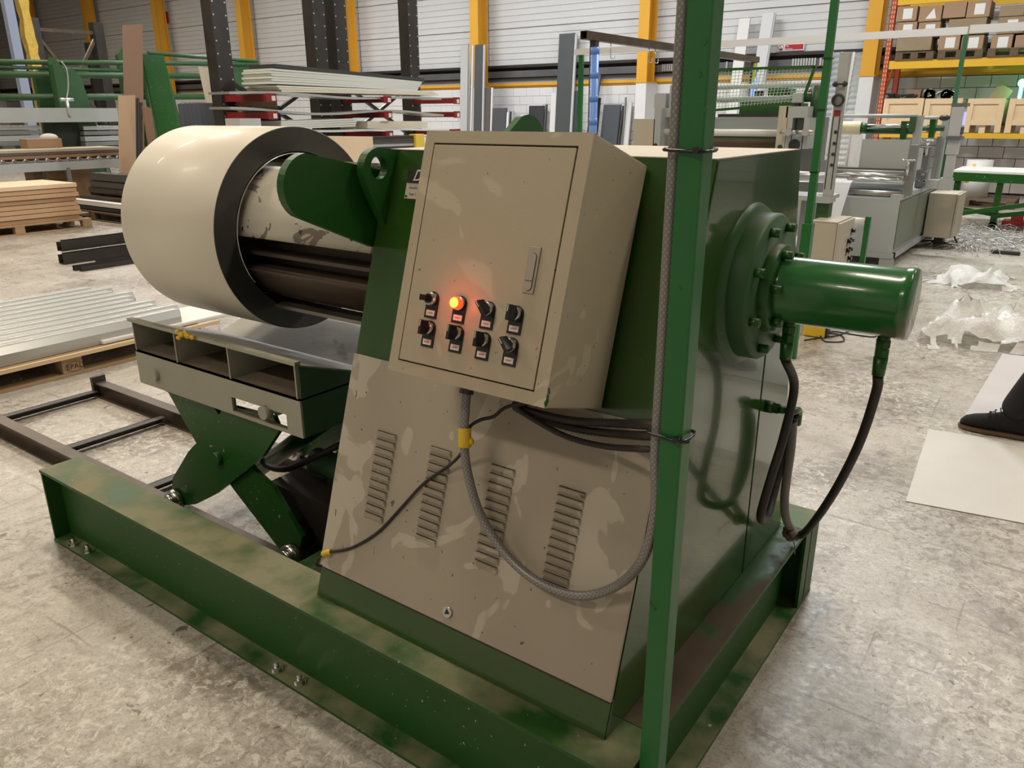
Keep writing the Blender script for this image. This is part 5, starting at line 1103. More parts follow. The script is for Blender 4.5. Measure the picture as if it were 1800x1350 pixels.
# small beige switch cabinet
KY = 6.0; xa, xb = atY(1425, 392, KY)[0], atY(1472, 393, KY)[0]; zc = atY(1472, 393, KY)[2]
t = thing('switch_cabinet', 'small beige switch cabinet with black knobs above the green rotary cylinder', 'control box', (xb, KY, 0))
mb = MB(); mb.box(xa, xb, KY, KY + .42, .28, zc, .006); en = objm('enclosure', mb, BEI2, t)
mb = MB(); mb.box(xb + .002, xb + .022, KY + .0, KY + .42, .28, zc, .004); dr = objm('door', mb, BEI2, t)
mb = MB(); mb.box(xa, xb + .0, KY - .001, KY + .43, zc + .001, zc + .008); objm('top_rim', mb, BEI2, t)
for i in range(4):
    for k, yy in enumerate((.36, .28)):
        if k and i not in (1, 2): continue
        z = zc - .09 - i * .07; mb = MB(); mb.cyl((xb + .022, KY + yy, z), (xb + .05, KY + yy, z), .014, 12); mb.box(xb + .022, xb + .027, KY + yy - .018, KY + yy + .018, z - .035, z + .018); objm('knob', mb, PLA, t)
mb = MB()
for yy in (.03, .36): mb.box(xa + .02, xa + .06, KY + yy, KY + yy + .04, 0, .28); mb.box(xb - .06, xb - .02, KY + yy, KY + yy + .04, 0, .28)
objm('legs', mb, BEI2, t)
# short green post with roller end
x = atY(1520, 430, 6.9)[0]; zt3 = atY(1526, 381, 6.9)[2]; mb = MB(); mb.box(x - .02, x + .02, 6.88, 6.92, 0, zt3); t = tag(objm('stub_post', mb, GP, org=(x, 6.9, 0)), 'short green stub post with a white roller end beside the small cabinet', 'post')
z = atY(1510, 391, 6.9)[2]; mb = MB(); mb.cyl((x - .16, 6.9, z), (x - .02, 6.9, z), .04, 16); objm('roller_end', mb, WHITE, t)

# ------------------------------------------------------------------ right grey machine line
BY = 9.3
B_ = thing('coating_machine', 'grey machine with film roll and rollers on a steel base at the right', 'machine', (-2.2, 10.4, 0))
xr = atY(1575, 400, BY)[0]; xl = xr - 1.35; zb_ = atY(1585, 352, BY)[2]; zl = atY(1572, 446, BY)[2]
BKY = 11.9
mb = MB(); mb.hexa([(xl, BY, zl), (xr, BY, zl), (xr, BKY, zl), (xl, BKY, zl), (xl, BY, zb_), (xr, BY, zb_), (xr, BKY, zb_), (xl, BKY, zb_)]); bb = objm('base_cabinet', mb, MGREY, B_)
mb = MB(); mb.box(xr + .002, xr + .012, BY + .02, BKY - .02, zl + .04, zb_ - .02); objm('side_door', mb, mat('olive_side', (.18, .21, .16), .4), B_)
mb = MB(); mb.box(xl, xr + .02, BY - .01, BY + .08, zl - .06, zl - .0); mb.box(xr - .06, xr + .02, BY, BKY, zl - .06, zl); objm('plinth_frame', mb, MGREY, B_)
for (x, y) in ((xr - .12, BY), (xr - .12, BKY - .12), (xl, BY), (xl, BKY - .12)):
    mb = MB(); mb.box(x, x + .13, y, y + .12, 0, zl - .06); objm('leg', mb, MGREY, B_)
mb = MB(); mb.box(xr - .10, xr + .015, BY + .0, BKY, zb_, zb_ + .05); objm('top_rail', mb, MGREY, B_)
def yq(u0, u1, v0, v1, Y, dep, name, m_, **k): return yb_(u0, u1, v0, v1, Y, dep, name, m_, B_, **k)
yq(1592, 1606, 255, 345, BY + .1, .12, 'side_frame', MGREY2); yq(1602, 1614, 203, 300, BY + .7, .12, 'side_frame', MGREY); yq(1606, 1612, 262, 300, BY + .5, .3, 'slide_rail', ALU)
yq(1612, 1630, 258, 330, BY + 1.0, .15, 'side_frame', MGREY2)
yq(1647, 1657, 203, 330, BY + 2.0, .12, 'rear_upright', MGREY); yq(1640, 1646, 240, 330, BY + 1.9, .1, 'rear_upright', MGREY2); yq(1658, 1666, 240, 325, BY + 2.3, .1, 'green_upright', GD)
for (u0, u1, v, r, Y, m_, nm) in ((1468, 1612, 204, .022, BY + .9, MGREY, 'top_tube'), (1612, 1662, 207, .018, BY + 1.5, MGREY, 'top_tube'), (1512, 1610, 221, .018, BY + .8, CHROME, 'upper_roller'), (1512, 1612, 230, .035, BY + .9, GD, 'film_shaft'), (1612, 1660, 226, .03, BY + 1.6, GD, 'film_shaft'),
        (1452, 1590, 308, .032, BY + .1, CHROME, 'front_roller'), (1490, 1588, 316, .026, BY + .05, CHROME, 'front_roller'), (1490, 1590, 325, .05, BY + .3, MGREY, 'drive_roller'), (1490, 1590, 340, .035, BY + .15, STEEL, 'lower_roller'), (1455, 1590, 303, .03, BY + .4, MGREY2, 'inner_roller')):
    ycyl(u0, u1, v, r, Y, nm, m_, B_)
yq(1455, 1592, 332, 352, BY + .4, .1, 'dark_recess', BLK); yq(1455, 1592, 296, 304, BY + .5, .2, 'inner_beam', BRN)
ycyl(1468, 1514, 225, .075, BY + .8, 'film_roll', mat('cream_film', (.74, .66, .44), .35), B_)
p = atY(1514, 225, BY + .8); mb = MB(); mb.cyl((p[0], BY + .8, p[2]), (p[0] + .05, BY + .8, p[2]), .055, 14); objm('roll_chuck', mb, G, B_)
for (u, v, Y) in ((1590, 226, BY + .85), (1640, 222, BY + 1.6)):
    p = atY(u, v, Y); mb = MB(); mb.prism([(Y - .08, p[2] + .08), (Y + .08, p[2] + .08), (Y + .03, p[2] - .13), (Y - .03, p[2] - .13)], p[0] - .03, p[0] + .03, 'x'); objm('shaft_hanger', mb, G, B_)
# hanging transparent film and grey plate
Y = BY + .62; xa, xb = atY(1512, 270, Y)[0], atY(1597, 270, Y)[0]; z0, z1 = atY(1550, 296, Y)[2], atY(1550, 245, Y)[2]
mb = MB(); mb.box(xa, xb, Y, Y + .01, z0, z1); objm('grey_apron', mb, mat('apron_grey', (.44, .47, .46), .3), B_)
mb = MB(); xa, xb = atY(1460, 270, Y)[0], atY(1514, 270, Y)[0]; zt4, zb4 = atY(1490, 236, Y)[2], atY(1490, 305, Y)[2]; rows = []
for j in range(9):
    z = zt4 + (zb4 - zt4) * j / 8; rows.append([mb.bm.verts.new((xa + (xb - xa) * i / 30, Y - .03 + .012 * math.sin(i * 1.9 + j * .35) * (1 + .2 * math.sin(i)), z)) for i in range(31)])
for j in range(8):
    for i in range(30): f = mb.bm.faces.new((rows[j][i], rows[j + 1][i], rows[j + 1][i + 1], rows[j][i + 1])); f.smooth = True
objm('film_curtain', mb, GLASSY, B_)
# white strip feeding down
Y = BY - .0; mb = MB(); xs0, xs1 = atY(1446, 314, Y)[0], atY(1499, 314, Y)[0]; pth = [(BY + .1, atY(1475, 312, Y)[2]), (BY - .05, atY(1475, 320, Y)[2]), (BY - .2, atY(1475, 320, Y)[2] - .18), (BY - .42, atY(1475, 320, Y)[2] - .46), (BY - .8, .34), (BY - 1.4, .22)]
mb = MB(); rows = []
for j, (y, z) in enumerate(pth): rows.append([mb.bm.verts.new((xs0, y, z)), mb.bm.verts.new((xs1, y, z))])
for j in range(len(pth) - 1): mb.bm.faces.new((rows[j][0], rows[j + 1][0], rows[j + 1][1], rows[j][1]))
bmesh.ops.solidify(mb.bm, geom=mb.bm.faces[:], thickness=.004); tag(objm('white_strip', mb, mat('strip_white', (.80, .80, .80), .35)), 'wide white sheet strip dropping from the rollers behind the small beige cabinet', 'sheet strip')
# handwheels
for (u, v, Y) in ((1598, 281, BY + .05), (1632, 247, BY + .9)):
    p = atY(u, v, Y); mb = MB(); mb.ring(tuple(p), 'z', [(-.008, .075), (.008, .075), (.008, .060), (-.008, .060)], 24); mb.bar((p[0] - .06, p[1], p[2]), (p[0] + .06, p[1], p[2]), .012); mb.bar((p[0], p[1] - .06, p[2]), (p[0], p[1] + .06, p[2]), .012); mb.cyl((p[0], p[1], p[2] - .16), (p[0], p[1], p[2]), .014, 10); objm('handwheel', mb, CHROME, B_)
mb = MB(); random.seed(5)
for i in range(14):
    p = atY(1612 + random.uniform(0, 18), 262 + random.uniform(0, 60), BY + .95); mb.cyl((p[0], p[1] - .05, p[2]), (p[0], p[1], p[2]), .014, 8)
objm('screws', mb, CHROME, B_, kind='stuff')
yq(1598, 1608, 205, 232, BY + .65, .1, 'clamp_block', GD); mb = MB(); p = atY(1660, 207, BY + 1.5); mb.ball(tuple(p), .035, (1.8, 1, 1)); objm('tube_cap', mb, BLK, B_)
# control pendant on its bent pipe
CY = BY + 1.0
t = thing('control_pendant', 'grey control pendant with glowing purple screen on a bent grey pipe', 'control box', (atY(1683, 300, CY)[0], CY, atY(1683, 330, CY)[2]))
xa, xb = atY(1669, 215, CY)[0], atY(1691, 215, CY)[0]; z0, z1 = atY(1680, 240, CY)[2], atY(1685, 187, CY)[2]
PG = mat('pendant_grey', (.52, .54, .55), .35)
mb = MB(); mb.box(xa, xb, CY, CY + .22, z0, z1, .01); objm('pendant_body', mb, PG, t)
for (q0, q1) in ((z1, z1 + .035), (z0 - .035, z0)): mb = MB(); mb.box(xa - .01, xb + .02, CY - .005, CY + .24, q0, q1); objm('end_cap', mb, mat('cap_grey', (.13, .16, .17), .4), t)
mb = MB(); mb.box(xb + .001, xb + .006, CY + .03, CY + .17, z0 + .12, z1 - .06); objm('screen', mb, SCRB, t)
mb = MB(); mb.box(xb + .001, xb + .008, CY + .01, CY + .20, z0 + .02, z0 + .10); objm('button_strip', mb, BLK, t)
px = (xa + xb) / 2; zz_ = z0 - .035
mb = MB(); mb.box(px - .06, px + .06, CY + .05, CY + .17, zz_ - .16, zz_); mb.box(px - .045, px + .045, CY + .065, CY + .155, atY(1670, 320, CY)[2], zz_ - .16); mb.box(px - .07, px + .055, CY + .05, CY + .17, atY(1670, 326, CY)[2] - .06, atY(1670, 314, CY)[2]); objm('vertical_pipe', mb, PG, t)
zq = atY(1645, 325, CY)[2]; mb = MB(); mb.box(atY(1622, 325, CY)[0], px - .07, CY + .06, CY + .16, zq - .05, zq + .05); objm('arm_pipe', mb, PG, t)
# beige cabinet on the machine side
QY = 10.9; xa, xb = xr + .03, atY(1676, 380, QY)[0]; z0, z1 = atY(1650, 418, QY)[2], atY(1650, 340, QY)[2]
t = thing('side_cabinet', 'beige cabinet with part-open door hanging on the side of the right grey machine', 'control box', (xa, QY, z0))
mb = MB(); mb.box(xa, xb, QY, QY + .55, z0, z1, .006); objm('enclosure', mb, BEI2, t)
mb = MB(); mb.box(xb + .004, xb + .03, QY - .01, QY + .56, z0 + .01, z1 - .005, .004); objm('door', mb, BEI2, t)
mb = MB(); mb.box(xa + .1, xa + .2, QY + .2, QY + .4, 0, z0); objm('cable_bundle', mb, BLK, t)
mb = MB(); mb.tube([(xa + .3, QY + .3, z0 + .01), (xa + .35, QY + .3, z0 - .12), (xa + .1, QY + .35, .05), (xa - .3, QY + .3, .012), (xa - .9, QY + .1, .012)], .012, 6); mb.tube([(xa + .15, QY + .3, .1), (xa, QY, .02), (xa - .4, QY - .4, .012), (xa - .8, QY - .2, .012)], .010, 6)
tag(objm('floor_cable', mb, BLK), 'black cables trailing on the floor under the right machine', 'cable')

# ------------------------------------------------------------------ green outfeed table at the right edge
GY = 13.2; xl_ = atY(1676, 296, GY)[0]; zt5 = atY(1720, 300, GY)[2]
t = thing('outfeed_table', 'green steel outfeed table with white top at the right edge', 'table', (xl_ + 1.5, GY, 0))
mb = MB(); mb.hexa([(xl_, GY, zt5 - .03), (xl_ + 3.4, GY - .5, zt5 - .03), (xl_ + 3.4, GY + 1.0, zt5 - .03), (xl_, GY + 1.0, zt5 - .03), (xl_, GY, zt5), (xl_ + 3.4, GY - .5, zt5), (xl_ + 3.4, GY + 1., zt5), (xl_, GY + 1., zt5)]); objm('table_top', mb, WHITE, t)
mb = MB(); mb.bar((xl_, GY + .02, zt5 - .09), (xl_ + 3.4, GY - .45, zt5 - .09), .05, .12); objm('apron_rail', mb, G, t)
for x in (xl_ + .08, xl_ + .62, xl_ + 1.7, xl_ + 3.0):
    mb = MB(); y = GY + .05 - .14 * (x - xl_); mb.box(x - .04, x + .04, y, y + .08, .06, zt5 - .15); l_ = objm('leg', mb, G, t)
    mb = MB(); mb.cyl((x, y + .0, .06), (x, y + .07, .06), .06, 14); objm('castor', mb, BLK, l_)
mb = MB(); mb.bar((xl_ + .05, GY - .1, .18), (xl_ + 2.3, GY - .35, zt5 - .12), .06); objm('brace', mb, G, t)
mb = MB(); mb.bar((xl_, GY + .0, .30), (xl_ + .7, GY - .1, .22), .06); mb.bar((xl_ + .6, GY - .1, .20), (xl_ + 3.2, GY - .4, .70), .06); objm('lower_rail', mb, G, t)
# white wrapped drum with yellow tape on a pallet
pallet(-2.6, -1.1, 16.2, 17.2, 'pallet on the floor under the white wrapped drum', PALD, along='x')
pallet(-.9, .3, 16.2, 17.2, 'dark empty pallet on the floor right of the white wrapped drum', PALD, along='x')
DY = 16.7; p0 = atY(1697, 300, DY); p1 = atY(1744, 300, DY); zt6 = atY(1720, 281, DY)[2]; xc = (p0[0] + p1[0]) / 2; rr = (p1[0] - p0[0]) / 2
t = thing('wrapped_drum', 'white wrapped round drum with yellow tape stripes at the right', 'drum', (xc, DY, .144))
mb = MB(); mb.cyl((xc, DY, .146), (xc, DY, zt6), rr, 36); objm('drum_body', mb, WHITE, t)
mb = MB(); mb.ring((xc, DY, zt6 - .3), 'z', [(-.05, rr + .004), (.05, rr + .004), (.05, rr + .001), (-.05, rr + .001)], 12, math.radians(215), math.radians(290)); mb.ring((xc, DY, zt6 - .2), 'z', [(-.14, rr + .006), (.14, rr + .006), (.14, rr + .002), (-.14, rr + .002)], 4, math.radians(246), math.radians(258)); mb.ring((xc, DY, .45), 'z', [(-.05, rr + .004), (.05, rr + .004), (.05, rr + .001), (-.05, rr + .001)], 12, math.radians(205), math.radians(240)); objm('tape_stripes', mb, YEL, t)
mb = MB(); p = atZ(1787, 402, .0); mb.box(p[0] - .2, p[0] + .3, p[1], p[1] + .3, 0, .10); mb.box(p[0] - .1, p[0] + .05, p[1] + .05, p[1] + .15, .10, .2); tag(objm('red_jack', mb, mat('jack_red', (.35, .03, .03), .5)), 'small red jack on the floor at the right edge under the green table', 'jack')
# ------------------------------------------------------------------ pallet rack at the right
KYF, KYB = 17.5, 18.6
t = thing('pallet_rack', 'orange and yellow pallet rack with cartons above wooden crates', 'rack', (0, 18, 0))
xo = atY(1545, 200, KYF)[0]
for (y, h) in ((KYF, 7.6), (KYB, 7.6)):
    mb = MB(); mb.box(xo - .05, xo + .05, y - .0, y + .006, 0, h); mb.box(xo - .05, xo - .044, y, y + .08, 0, h); mb.box(xo + .044, xo + .05, y, y + .08, 0, h); u_ = objm('upright', mb, ORACK, t)
mb = MB()
for i in range(90): 
    z = .1 + i * .08; mb.box(xo - .03, xo - .012, KYF - .003, KYF, z, z + .045); mb.box(xo + .012, xo + .03, KYF - .003, KYF, z, z + .045)
objm('punched_slots', mb, mat('slot_pale', (.55, .35, .2), .6), t, kind='stuff')
xo2 = xo + 7.6
for y in (KYF, KYB): mb = MB(); mb.box(xo2 - .05, xo2 + .05, y, y + .08, 0, 7.6); objm('upright', mb, ORACK, t)
for k in range(5): mb = MB(); mb.bar((xo, KYF + .08, .4 + k * 1.4), (xo, KYB, 1.5 + k * 1.4), .04); objm('lacing', mb, ORACK, t)
ZL = (atY(1700, 232, KYF)[2], atY(1700, 104, KYF)[2], atY(1600, 5, KYF)[2]); 
levels = []
for (v0, v1, uu) in ((234, 243, 1700), (103, 118, 1680), (-9, 5, 1640)):
    z1 = atY(uu, v0, KYF)[2]; z0 = atY(uu, v1, KYF)[2]; levels.append((z0, z1))
    for y in (KYF - .02, KYB): mb = MB(); mb.box(xo + .06, xo2 - .06, y, y + .05, z0, z1); objm('beam', mb, YRACK, t)
def at_box(u0, u1, v0, v1, Y, dep, z0=None):
    um, vm = (u0 + u1) / 2, (v0 + v1) / 2; return atY(u0, vm, Y)[0], atY(u1, vm, Y)[0], (atY(um, v1, Y)[2] if z0 is None else z0), atY(um, v0, Y)[2]
def Z9(x, y): return (1575 + x / 7.942, y / 7.942)
zB = levels[1][1]
pal = [(1574, 1641, 'left'), (1648, 1727, 'middle'), (1735, 1830, 'right')]
for (u0, u1, s_) in pal:
    xa, xb = atY(u0, 95, KYF - .05)[0], atY(u1, 95, KYF - .05)[0]
    pallet(xa, xb, KYF - .05, KYF + .95, s_ + ' dark pallet under cartons on the upper yellow rack beam', PALD, z0=zB + .002, along='x')
carton = 0
def box_(u0, u1, v0, v1, lab, note=True, dark=False, Y=KYF + .0, dep=.6, tri=False):
    xa, xb, z0, z1 = at_box(u0, u1, v0, v1, Y, dep)
    t_ = thing('carton', lab, 'box', ((xa + xb) / 2, Y, z0), 'cartons on the pallet rack')
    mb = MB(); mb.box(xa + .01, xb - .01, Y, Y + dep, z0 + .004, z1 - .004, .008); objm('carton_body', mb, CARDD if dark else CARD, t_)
    if note:
        xm = xa + (xb - xa) * .55; zm = z0 + (z1 - z0) * .5; s = .09
        mb = MB()
        if tri: mb.prism([(xm - s, zm - s), (xm + s, zm - s), (xm + s * .4, zm + s)], Y - .002, Y, 'y')
        else: mb.box(xm - s * .9, xm + s * .9, Y - .002, Y, zm - s, zm + s)
        objm('paper_label', mb, WHITE, t_)
    return t_
for (a0, a1, b0, b1, lab, nt_, dk_) in (
    (0, 300, 85, 300, 'upper left carton with square label on the left rack pallet', 1, 0), (315, 645, 75, 300, 'upper second carton with torn triangular label on the left rack pallet', 2, 0),
    (0, 292, 305, 520, 'lower left carton with label on the left rack pallet, partly behind the white tray', 1, 0), (300, 618, 305, 520, 'lower second carton with label on the left rack pallet, partly behind the white tray', 1, 0),
    (0, 500, 522, 712, 'wide plain carton at the bottom of the left rack pallet', 0, 1),
    (655, 985, 25, 250, 'top left plain carton on the middle rack pallet', 0, 0), (985, 1325, 5, 243, 'top right carton with label on the middle rack pallet', 1, 0),
    (720, 1260, 252, 485, 'wide plain carton in the middle layer of the middle rack pallet', 0, 1), (585, 895, 490, 702, 'bottom left carton with label on the middle rack pallet', 1, 0), (905, 1225, 490, 702, 'bottom right carton with label behind the thin green post', 1, 0),
    (1440, 1800, 65, 228, 'dark plain carton at the top of the right rack pallet', 0, 1), (1410, 1800, 230, 470, 'wide carton with white tag in the middle of the right rack pallet', 1, 1), (1320, 1630, 480, 700, 'bottom left carton with label on the right rack pallet', 1, 0), (1650, 1990, 480, 700, 'bottom right plain carton on the right rack pallet at the photo edge', 0, 0)):
    u0, v0 = Z9(a0, b0); u1, v1 = Z9(a1, b1); box_(u0, u1, v0, v1, lab, note=nt_ > 0, dark=bool(dk_), tri=nt_ == 2)
# wooden crates on the lower beam
zC = levels[0][1]
for k, (u0, u1, lab) in enumerate(((1552, 1622, 'wooden crate on the lower rack beam, leftmost of four'), (1624, 1690, 'wooden crate on the lower rack beam behind the control pendant'), (1699, 1765, 'wooden crate on the lower rack beam right of the control pendant'), (1772, 1840, 'wooden crate on the lower rack beam at the right edge'))):
    xa, xb, _, z1 = at_box(u0, u1, 173, 214, KYF, .9); z0 = zC + .14
    t_ = thing('wooden_crate', lab, 'crate', ((xa + xb) / 2, KYF + .45, zC), 'wooden crates on the lower rack beam')
    mb = MB(); mb.box(xa + .04, xb - .04, KYF + .02, KYF + .04, z0, z1 - .02); mb.box(xa + .04, xb - .04, KYF + .86, KYF + .88, z0, z1 - .02); mb.box(xa + .02, xa + .04, KYF + .02, KYF + .88, z0, z1 - .02); mb.box(xb - .04, xb - .02, KYF + .02, KYF + .88, z0, z1 - .02); mb.box(xa + .02, xb - .02, KYF + .02, KYF + .88, z0, z0 + .02); objm('plywood_walls', mb, CRATE, t_)
    for (p, q, r, s) in ((xa, xb, z1 - .1, z1), (xa, xb, z0, z0 + .09)): mb = MB(); mb.box(p, q, KYF - .005, KYF + .02, r, s, .003); objm('batten', mb, CRATE, t_)
    for x in (xa, xb - .1): mb = MB(); mb.box(x, x + .1, KYF - .008, KYF + .02, z0 - .13, z1 - .0, .003); objm('batten', mb, CRATE, t_)
    for x in (xa, (xa + xb) / 2 - .05, xb - .1): mb = MB(); mb.box(x, x + .1, KYF + .03, KYF + .88, zC + .003, z0 - .001); objm('skid', mb, CRATE, t_)
mb = MB(); mb.box(xo + .1, xo2 - .1, KYF + .01, KYF + .03, zC - .05, zC + .001); tag(objm('beam_edge_board', mb, ALU), 'grey edge strip along the lower rack beam under the crates', 'board')
# loose stuff in the crates
def flap(u0, v0, u1, v1, u2, v2, u3, v3, lab, Y=KYF + .4, m_=CARD):
    P = [atY(u, v, Y) for u, v in ((u0, v0), (u1, v1), (u2, v2), (u3, v3))]; mb = MB(); mb.prism([(p[0], p[2]) for p in P], Y, Y + .02, 'y'); tag(objm('cardboard_flap', mb, m_), lab, 'cardboard')
flap(1735, 174, 1758, 145, 1781, 160, 1765, 180, 'tilted cardboard sheet sticking out of the crate right of the pendant')
flap(1593, 175, 1595, 156, 1620, 159, 1618, 175, 'small carton flap standing in the leftmost crate')
flap(1616, 175, 1620, 157, 1623, 156, 1622, 175, 'black bar standing in the leftmost crate', m_=BLK)
random.seed(11)
for k, (ua, ub, lab) in enumerate(((1566, 1590, 'tangle of dark metal parts in the leftmost crate'), (1630, 1672, 'heap of shiny metal rings in the crate behind the pendant'))):
    mb = MB()
    for i in range(12):
        p = atY(random.uniform(ua, ub), random.uniform(164, 174), KYF + .3)
        if k: mb.ring(tuple(p), 'y', [(0, .10), (.06, .10), (.06, .05), (0, .05)], 14)
        else: mb.bar(p, p + np.array([random.uniform(-.3, .3), .1, random.uniform(-.05, .12)]), .035)
    o = objm('metal_scrap', mb, BLK if k == 0 else STEEL, kind='stuff'); tag(o, lab, 'metal parts')
p = atY(1797, 146, KYF + .3); mb = MB(); mb.ball(tuple(p), .07, n=16); mb.cyl(p - np.array([0, 0, .5]), p - np.array([0, 0, .05]), .03, 8); o = tag(objm('green_signal_light', mb, LEDG), 'glowing green signal light at the right edge above the crates', 'light')
ld = bpy.data.lights.new('green_glow', 'POINT'); ld.energy = 2.5; ld.color = (.1, 1, .45); ld.shadow_soft_size = .06; lo = bpy.data.objects.new('green_glow', ld); C.objects.link(lo); lo.location = (p[0], p[1] - .15, p[2])

# ------------------------------------------------------------------ things on the floor, right
def crumple(name, pxs, h, lab, seed, n=26):
    """crumpled film: a grid over the photo footprint, thrown up in folds"""
    from mathutils import noise as mn
    P = [Vector(atZ(*q, .0)) for q in pxs]; mb = MB(); rows = []
    for j in range(n + 1):
        r = []
        for i in range(n + 1):
            a, b = i / n, j / n; q = P[0].lerp(P[1], a).lerp(P[3].lerp(P[2], a), b)
            e = min(a, 1 - a, b, 1 - b) * 4; e = min(1, e) 
            w1 = mn.noise(Vector((a * 4.2, b * 4.2, seed))); w2 = mn.ridged_multi_fractal(Vector((a * 5, b * 5, seed)), 1., 2., 3, 1., 2.)
            q = q + Vector((mn.noise(Vector((a * 3, b * 3, seed + 5))), mn.noise(Vector((a * 3, b * 3, seed + 9))), 0)) * .16
            q.z = .004 + e * h * max(0, .1 + .75 * w2 + .9 * w1); r.append(mb.bm.verts.new(q))
        rows.append(r)
    from random import Random
    R = Random(seed)
    for j in range(n):
        for i in range(n):
            a, b = (i + .5) / n, (j + .5) / n
            if mn.noise(Vector((a * 3.1, b * 3.1, seed + 20))) < -.22 - .25 * min(a, 1 - a, b, 1 - b) * 4: continue
            if min(a, 1 - a, b, 1 - b) < .10 and mn.noise(Vector((a * 7, b * 7, seed + 2))) < .05: continue
            f = mb.bm.faces.new((rows[j][i], rows[j][i + 1], rows[j + 1][i + 1], rows[j + 1][i])); f.smooth = True
    bmesh.ops.delete(mb.bm, geom=[v for v in mb.bm.verts if not v.link_faces], context='VERTS')
    return tag(objm(name, mb, PLASTIC), lab, 'plastic film')
crumple('plastic_film', ((1605, 608), (1800, 625), (1825, 585), (1660, 560)), .16, 'crumpled white plastic film on the floor left of the black trouser leg', 3)
crumple('plastic_film', ((1618, 502), (1790, 515), (1800, 492), (1640, 484)), .10, 'crumpled clear plastic film on the floor beyond the green cylinder end', 8)
# scattered metal strapping swarf
random.seed(21); mb = MB(); pts = [atZ(u, v) for u, v in ((1660, 445), (1800, 450), (1815, 392), (1700, 392))]
P = [Vector(q) for q in pts]
for i in range(260):
    a, b = random.random(), random.random(); q = P[0].lerp(P[1], a).lerp(P[3].lerp(P[2], a), b); L = random.uniform(.12, .5); an = random.uniform(0, PI); c = random.uniform(-.5, .5); hh = random.uniform(.01, .10)
    d = Vector((math.cos(an), math.sin(an), 0)); nn = Vector((-d.y, d.x, 0)); mb.tube([q - d * L / 2 + Vector((0, 0, .006)), q + nn * c * L * .5 + Vector((0, 0, hh)), q + d * L / 2 + Vector((0, 0, .006))], .0045, 3, sub=3)
o = tag(objm('metal_swarf', mb, mat('swarf', (.55, .54, .52), .35, .6), kind='stuff'), 'spread of thin metal offcuts on the floor before the green table', 'metal offcuts')
mb = MB(); p = atZ(1765, 447); mb.box(p[0] - .14, p[0] + .16, p[1] - .03, p[1] + .04, 0, .04, .01); tag(objm('black_cloth', mb, BLK), 'small flat black thing on the floor below the metal offcuts', 'cloth')
# yellow-ended battery box with its cable
p = atZ(1422, 592, 0); t = thing('yellow_tool_box', 'small yellow tool box on the floor below the green rotary cylinder', 'tool box', tuple(p))
mb = MB(); mb.box(p[0] - .05, p[0] + .11, p[1], p[1] + .1, .004, .12, .012); objm('box_body', mb, YEL, t); mb = MB(); mb.box(p[0] + .11, p[0] + .125, p[1] + .01, p[1] + .09, .01, .11); objm('black_end', mb, PLA, t)
mb = MB(); mb.tube([atZ(1442, 590, .05), atZ(1450, 600, .01), atZ(1482, 600, .006), atZ(1478, 589, .006), atZ(1455, 585, .006), atZ(1470, 583, .01), atZ(1500, 588, .006), atZ(1535, 592, .006), atZ(1538, 586, .006), atZ(1500, 581, .006), atZ(1470, 590, .008), atZ(1440, 594, .006), atZ(1414, 598, .006)], .0055, 6)
tag(objm('tool_cable', mb, RUB), 'black cable looped on the floor beside the yellow tool box', 'cable')
# flat sheets on the floor
SHM = mat('protective_sheet', (.60, .58, .54), .45, var=(2.5, .5, (.52, .49, .45)), bump=(20, .1))
a, b = Vector(atZ(1592, 882)), Vector(atZ(1632, 755)); c, d = Vector(atZ(1800, 921)), None
u = (c - a).normalized(); a2 = a + u * 1.25; b2 = b + u * 1.25
mb = MB(); mb.hexa([(*a.xy, .001), (*a2.xy, .001), (*b2.xy, .001), (*b.xy, .001), (*a.xy, .004), (*a2.xy, .004), (*b2.xy, .004), (*b.xy, .004)]); tag(objm('floor_sheet', mb, SHM), 'pale flat metal sheet on the floor, the nearer one with a bright front band', 'sheet')
a, b, c = Vector(atZ(1690, 742)), Vector(atZ(1762, 623)), Vector(atZ(1800, 628)); u = (c - b).normalized(); a2 = a + u * 1.1; b2 = b + u * 1.1
mb = MB(); mb.hexa([(*a.xy, .0045), (*a2.xy, .0045), (*b2.xy, .0045), (*b.xy, .0045), (*a.xy, .007), (*a2.xy, .007), (*b2.xy, .007), (*b.xy, .007)]); tag(objm('floor_sheet', mb, mat('lilac_sheet', (.55, .52, .52), .5)), 'pale lilac flat sheet on the floor under the shoe', 'sheet')

# ------------------------------------------------------------------ person at the right edge (only shoe and trouser leg in frame)
def skin(name, pts, edges, radii, m_, parent, sub=2, root=0):
    me = bpy.data.meshes.new(name); o0 = Vector(parent['o0']); me.from_pydata([tuple(Vector(p) - o0) for p in pts], edges, []); o = bpy.data.objects.new(name, me); C.objects.link(o); o.parent = parent; o['o0'] = tuple(o0)
    md_ = o.modifiers.new('s', 'SKIN'); 
    for i, r in enumerate(radii):
        v = me.skin_vertices[0].data[i]; v.radius = r if isinstance(r, tuple) else (r, r); v.use_root = (i == root)
    md_.use_smooth_shade = True; ms = o.modifiers.new('d', 'SUBSURF'); ms.levels = sub; ms.render_levels = sub; me.materials.append(m_); return o
toe = atZ(1685, 752, .0); heelx = toe[0] + .315; fy = toe[1] + .02; hx = heelx - .06      # shoe points to -x
P0 = thing('person', 'person in black trousers and black suede lace-up shoes striding at the right edge', 'person', (hx + .25, fy + .05, 0))
kn = (hx + .12, fy + .0, .50); hip = (hx + .36, fy + .06, .93); hipb = (hx + .36, fy + .28, .93); knb = (hx + .50, fy + .3, .50); anb = (hx + .66, fy + .30, .13)
pel = (hx + .36, fy + .17, .98); ch = (hx + .30, fy + .17, 1.32); nk = (hx + .28, fy + .17, 1.50); hd = (hx + .25, fy + .17, 1.66)
ank = (hx - .03, fy, .10)
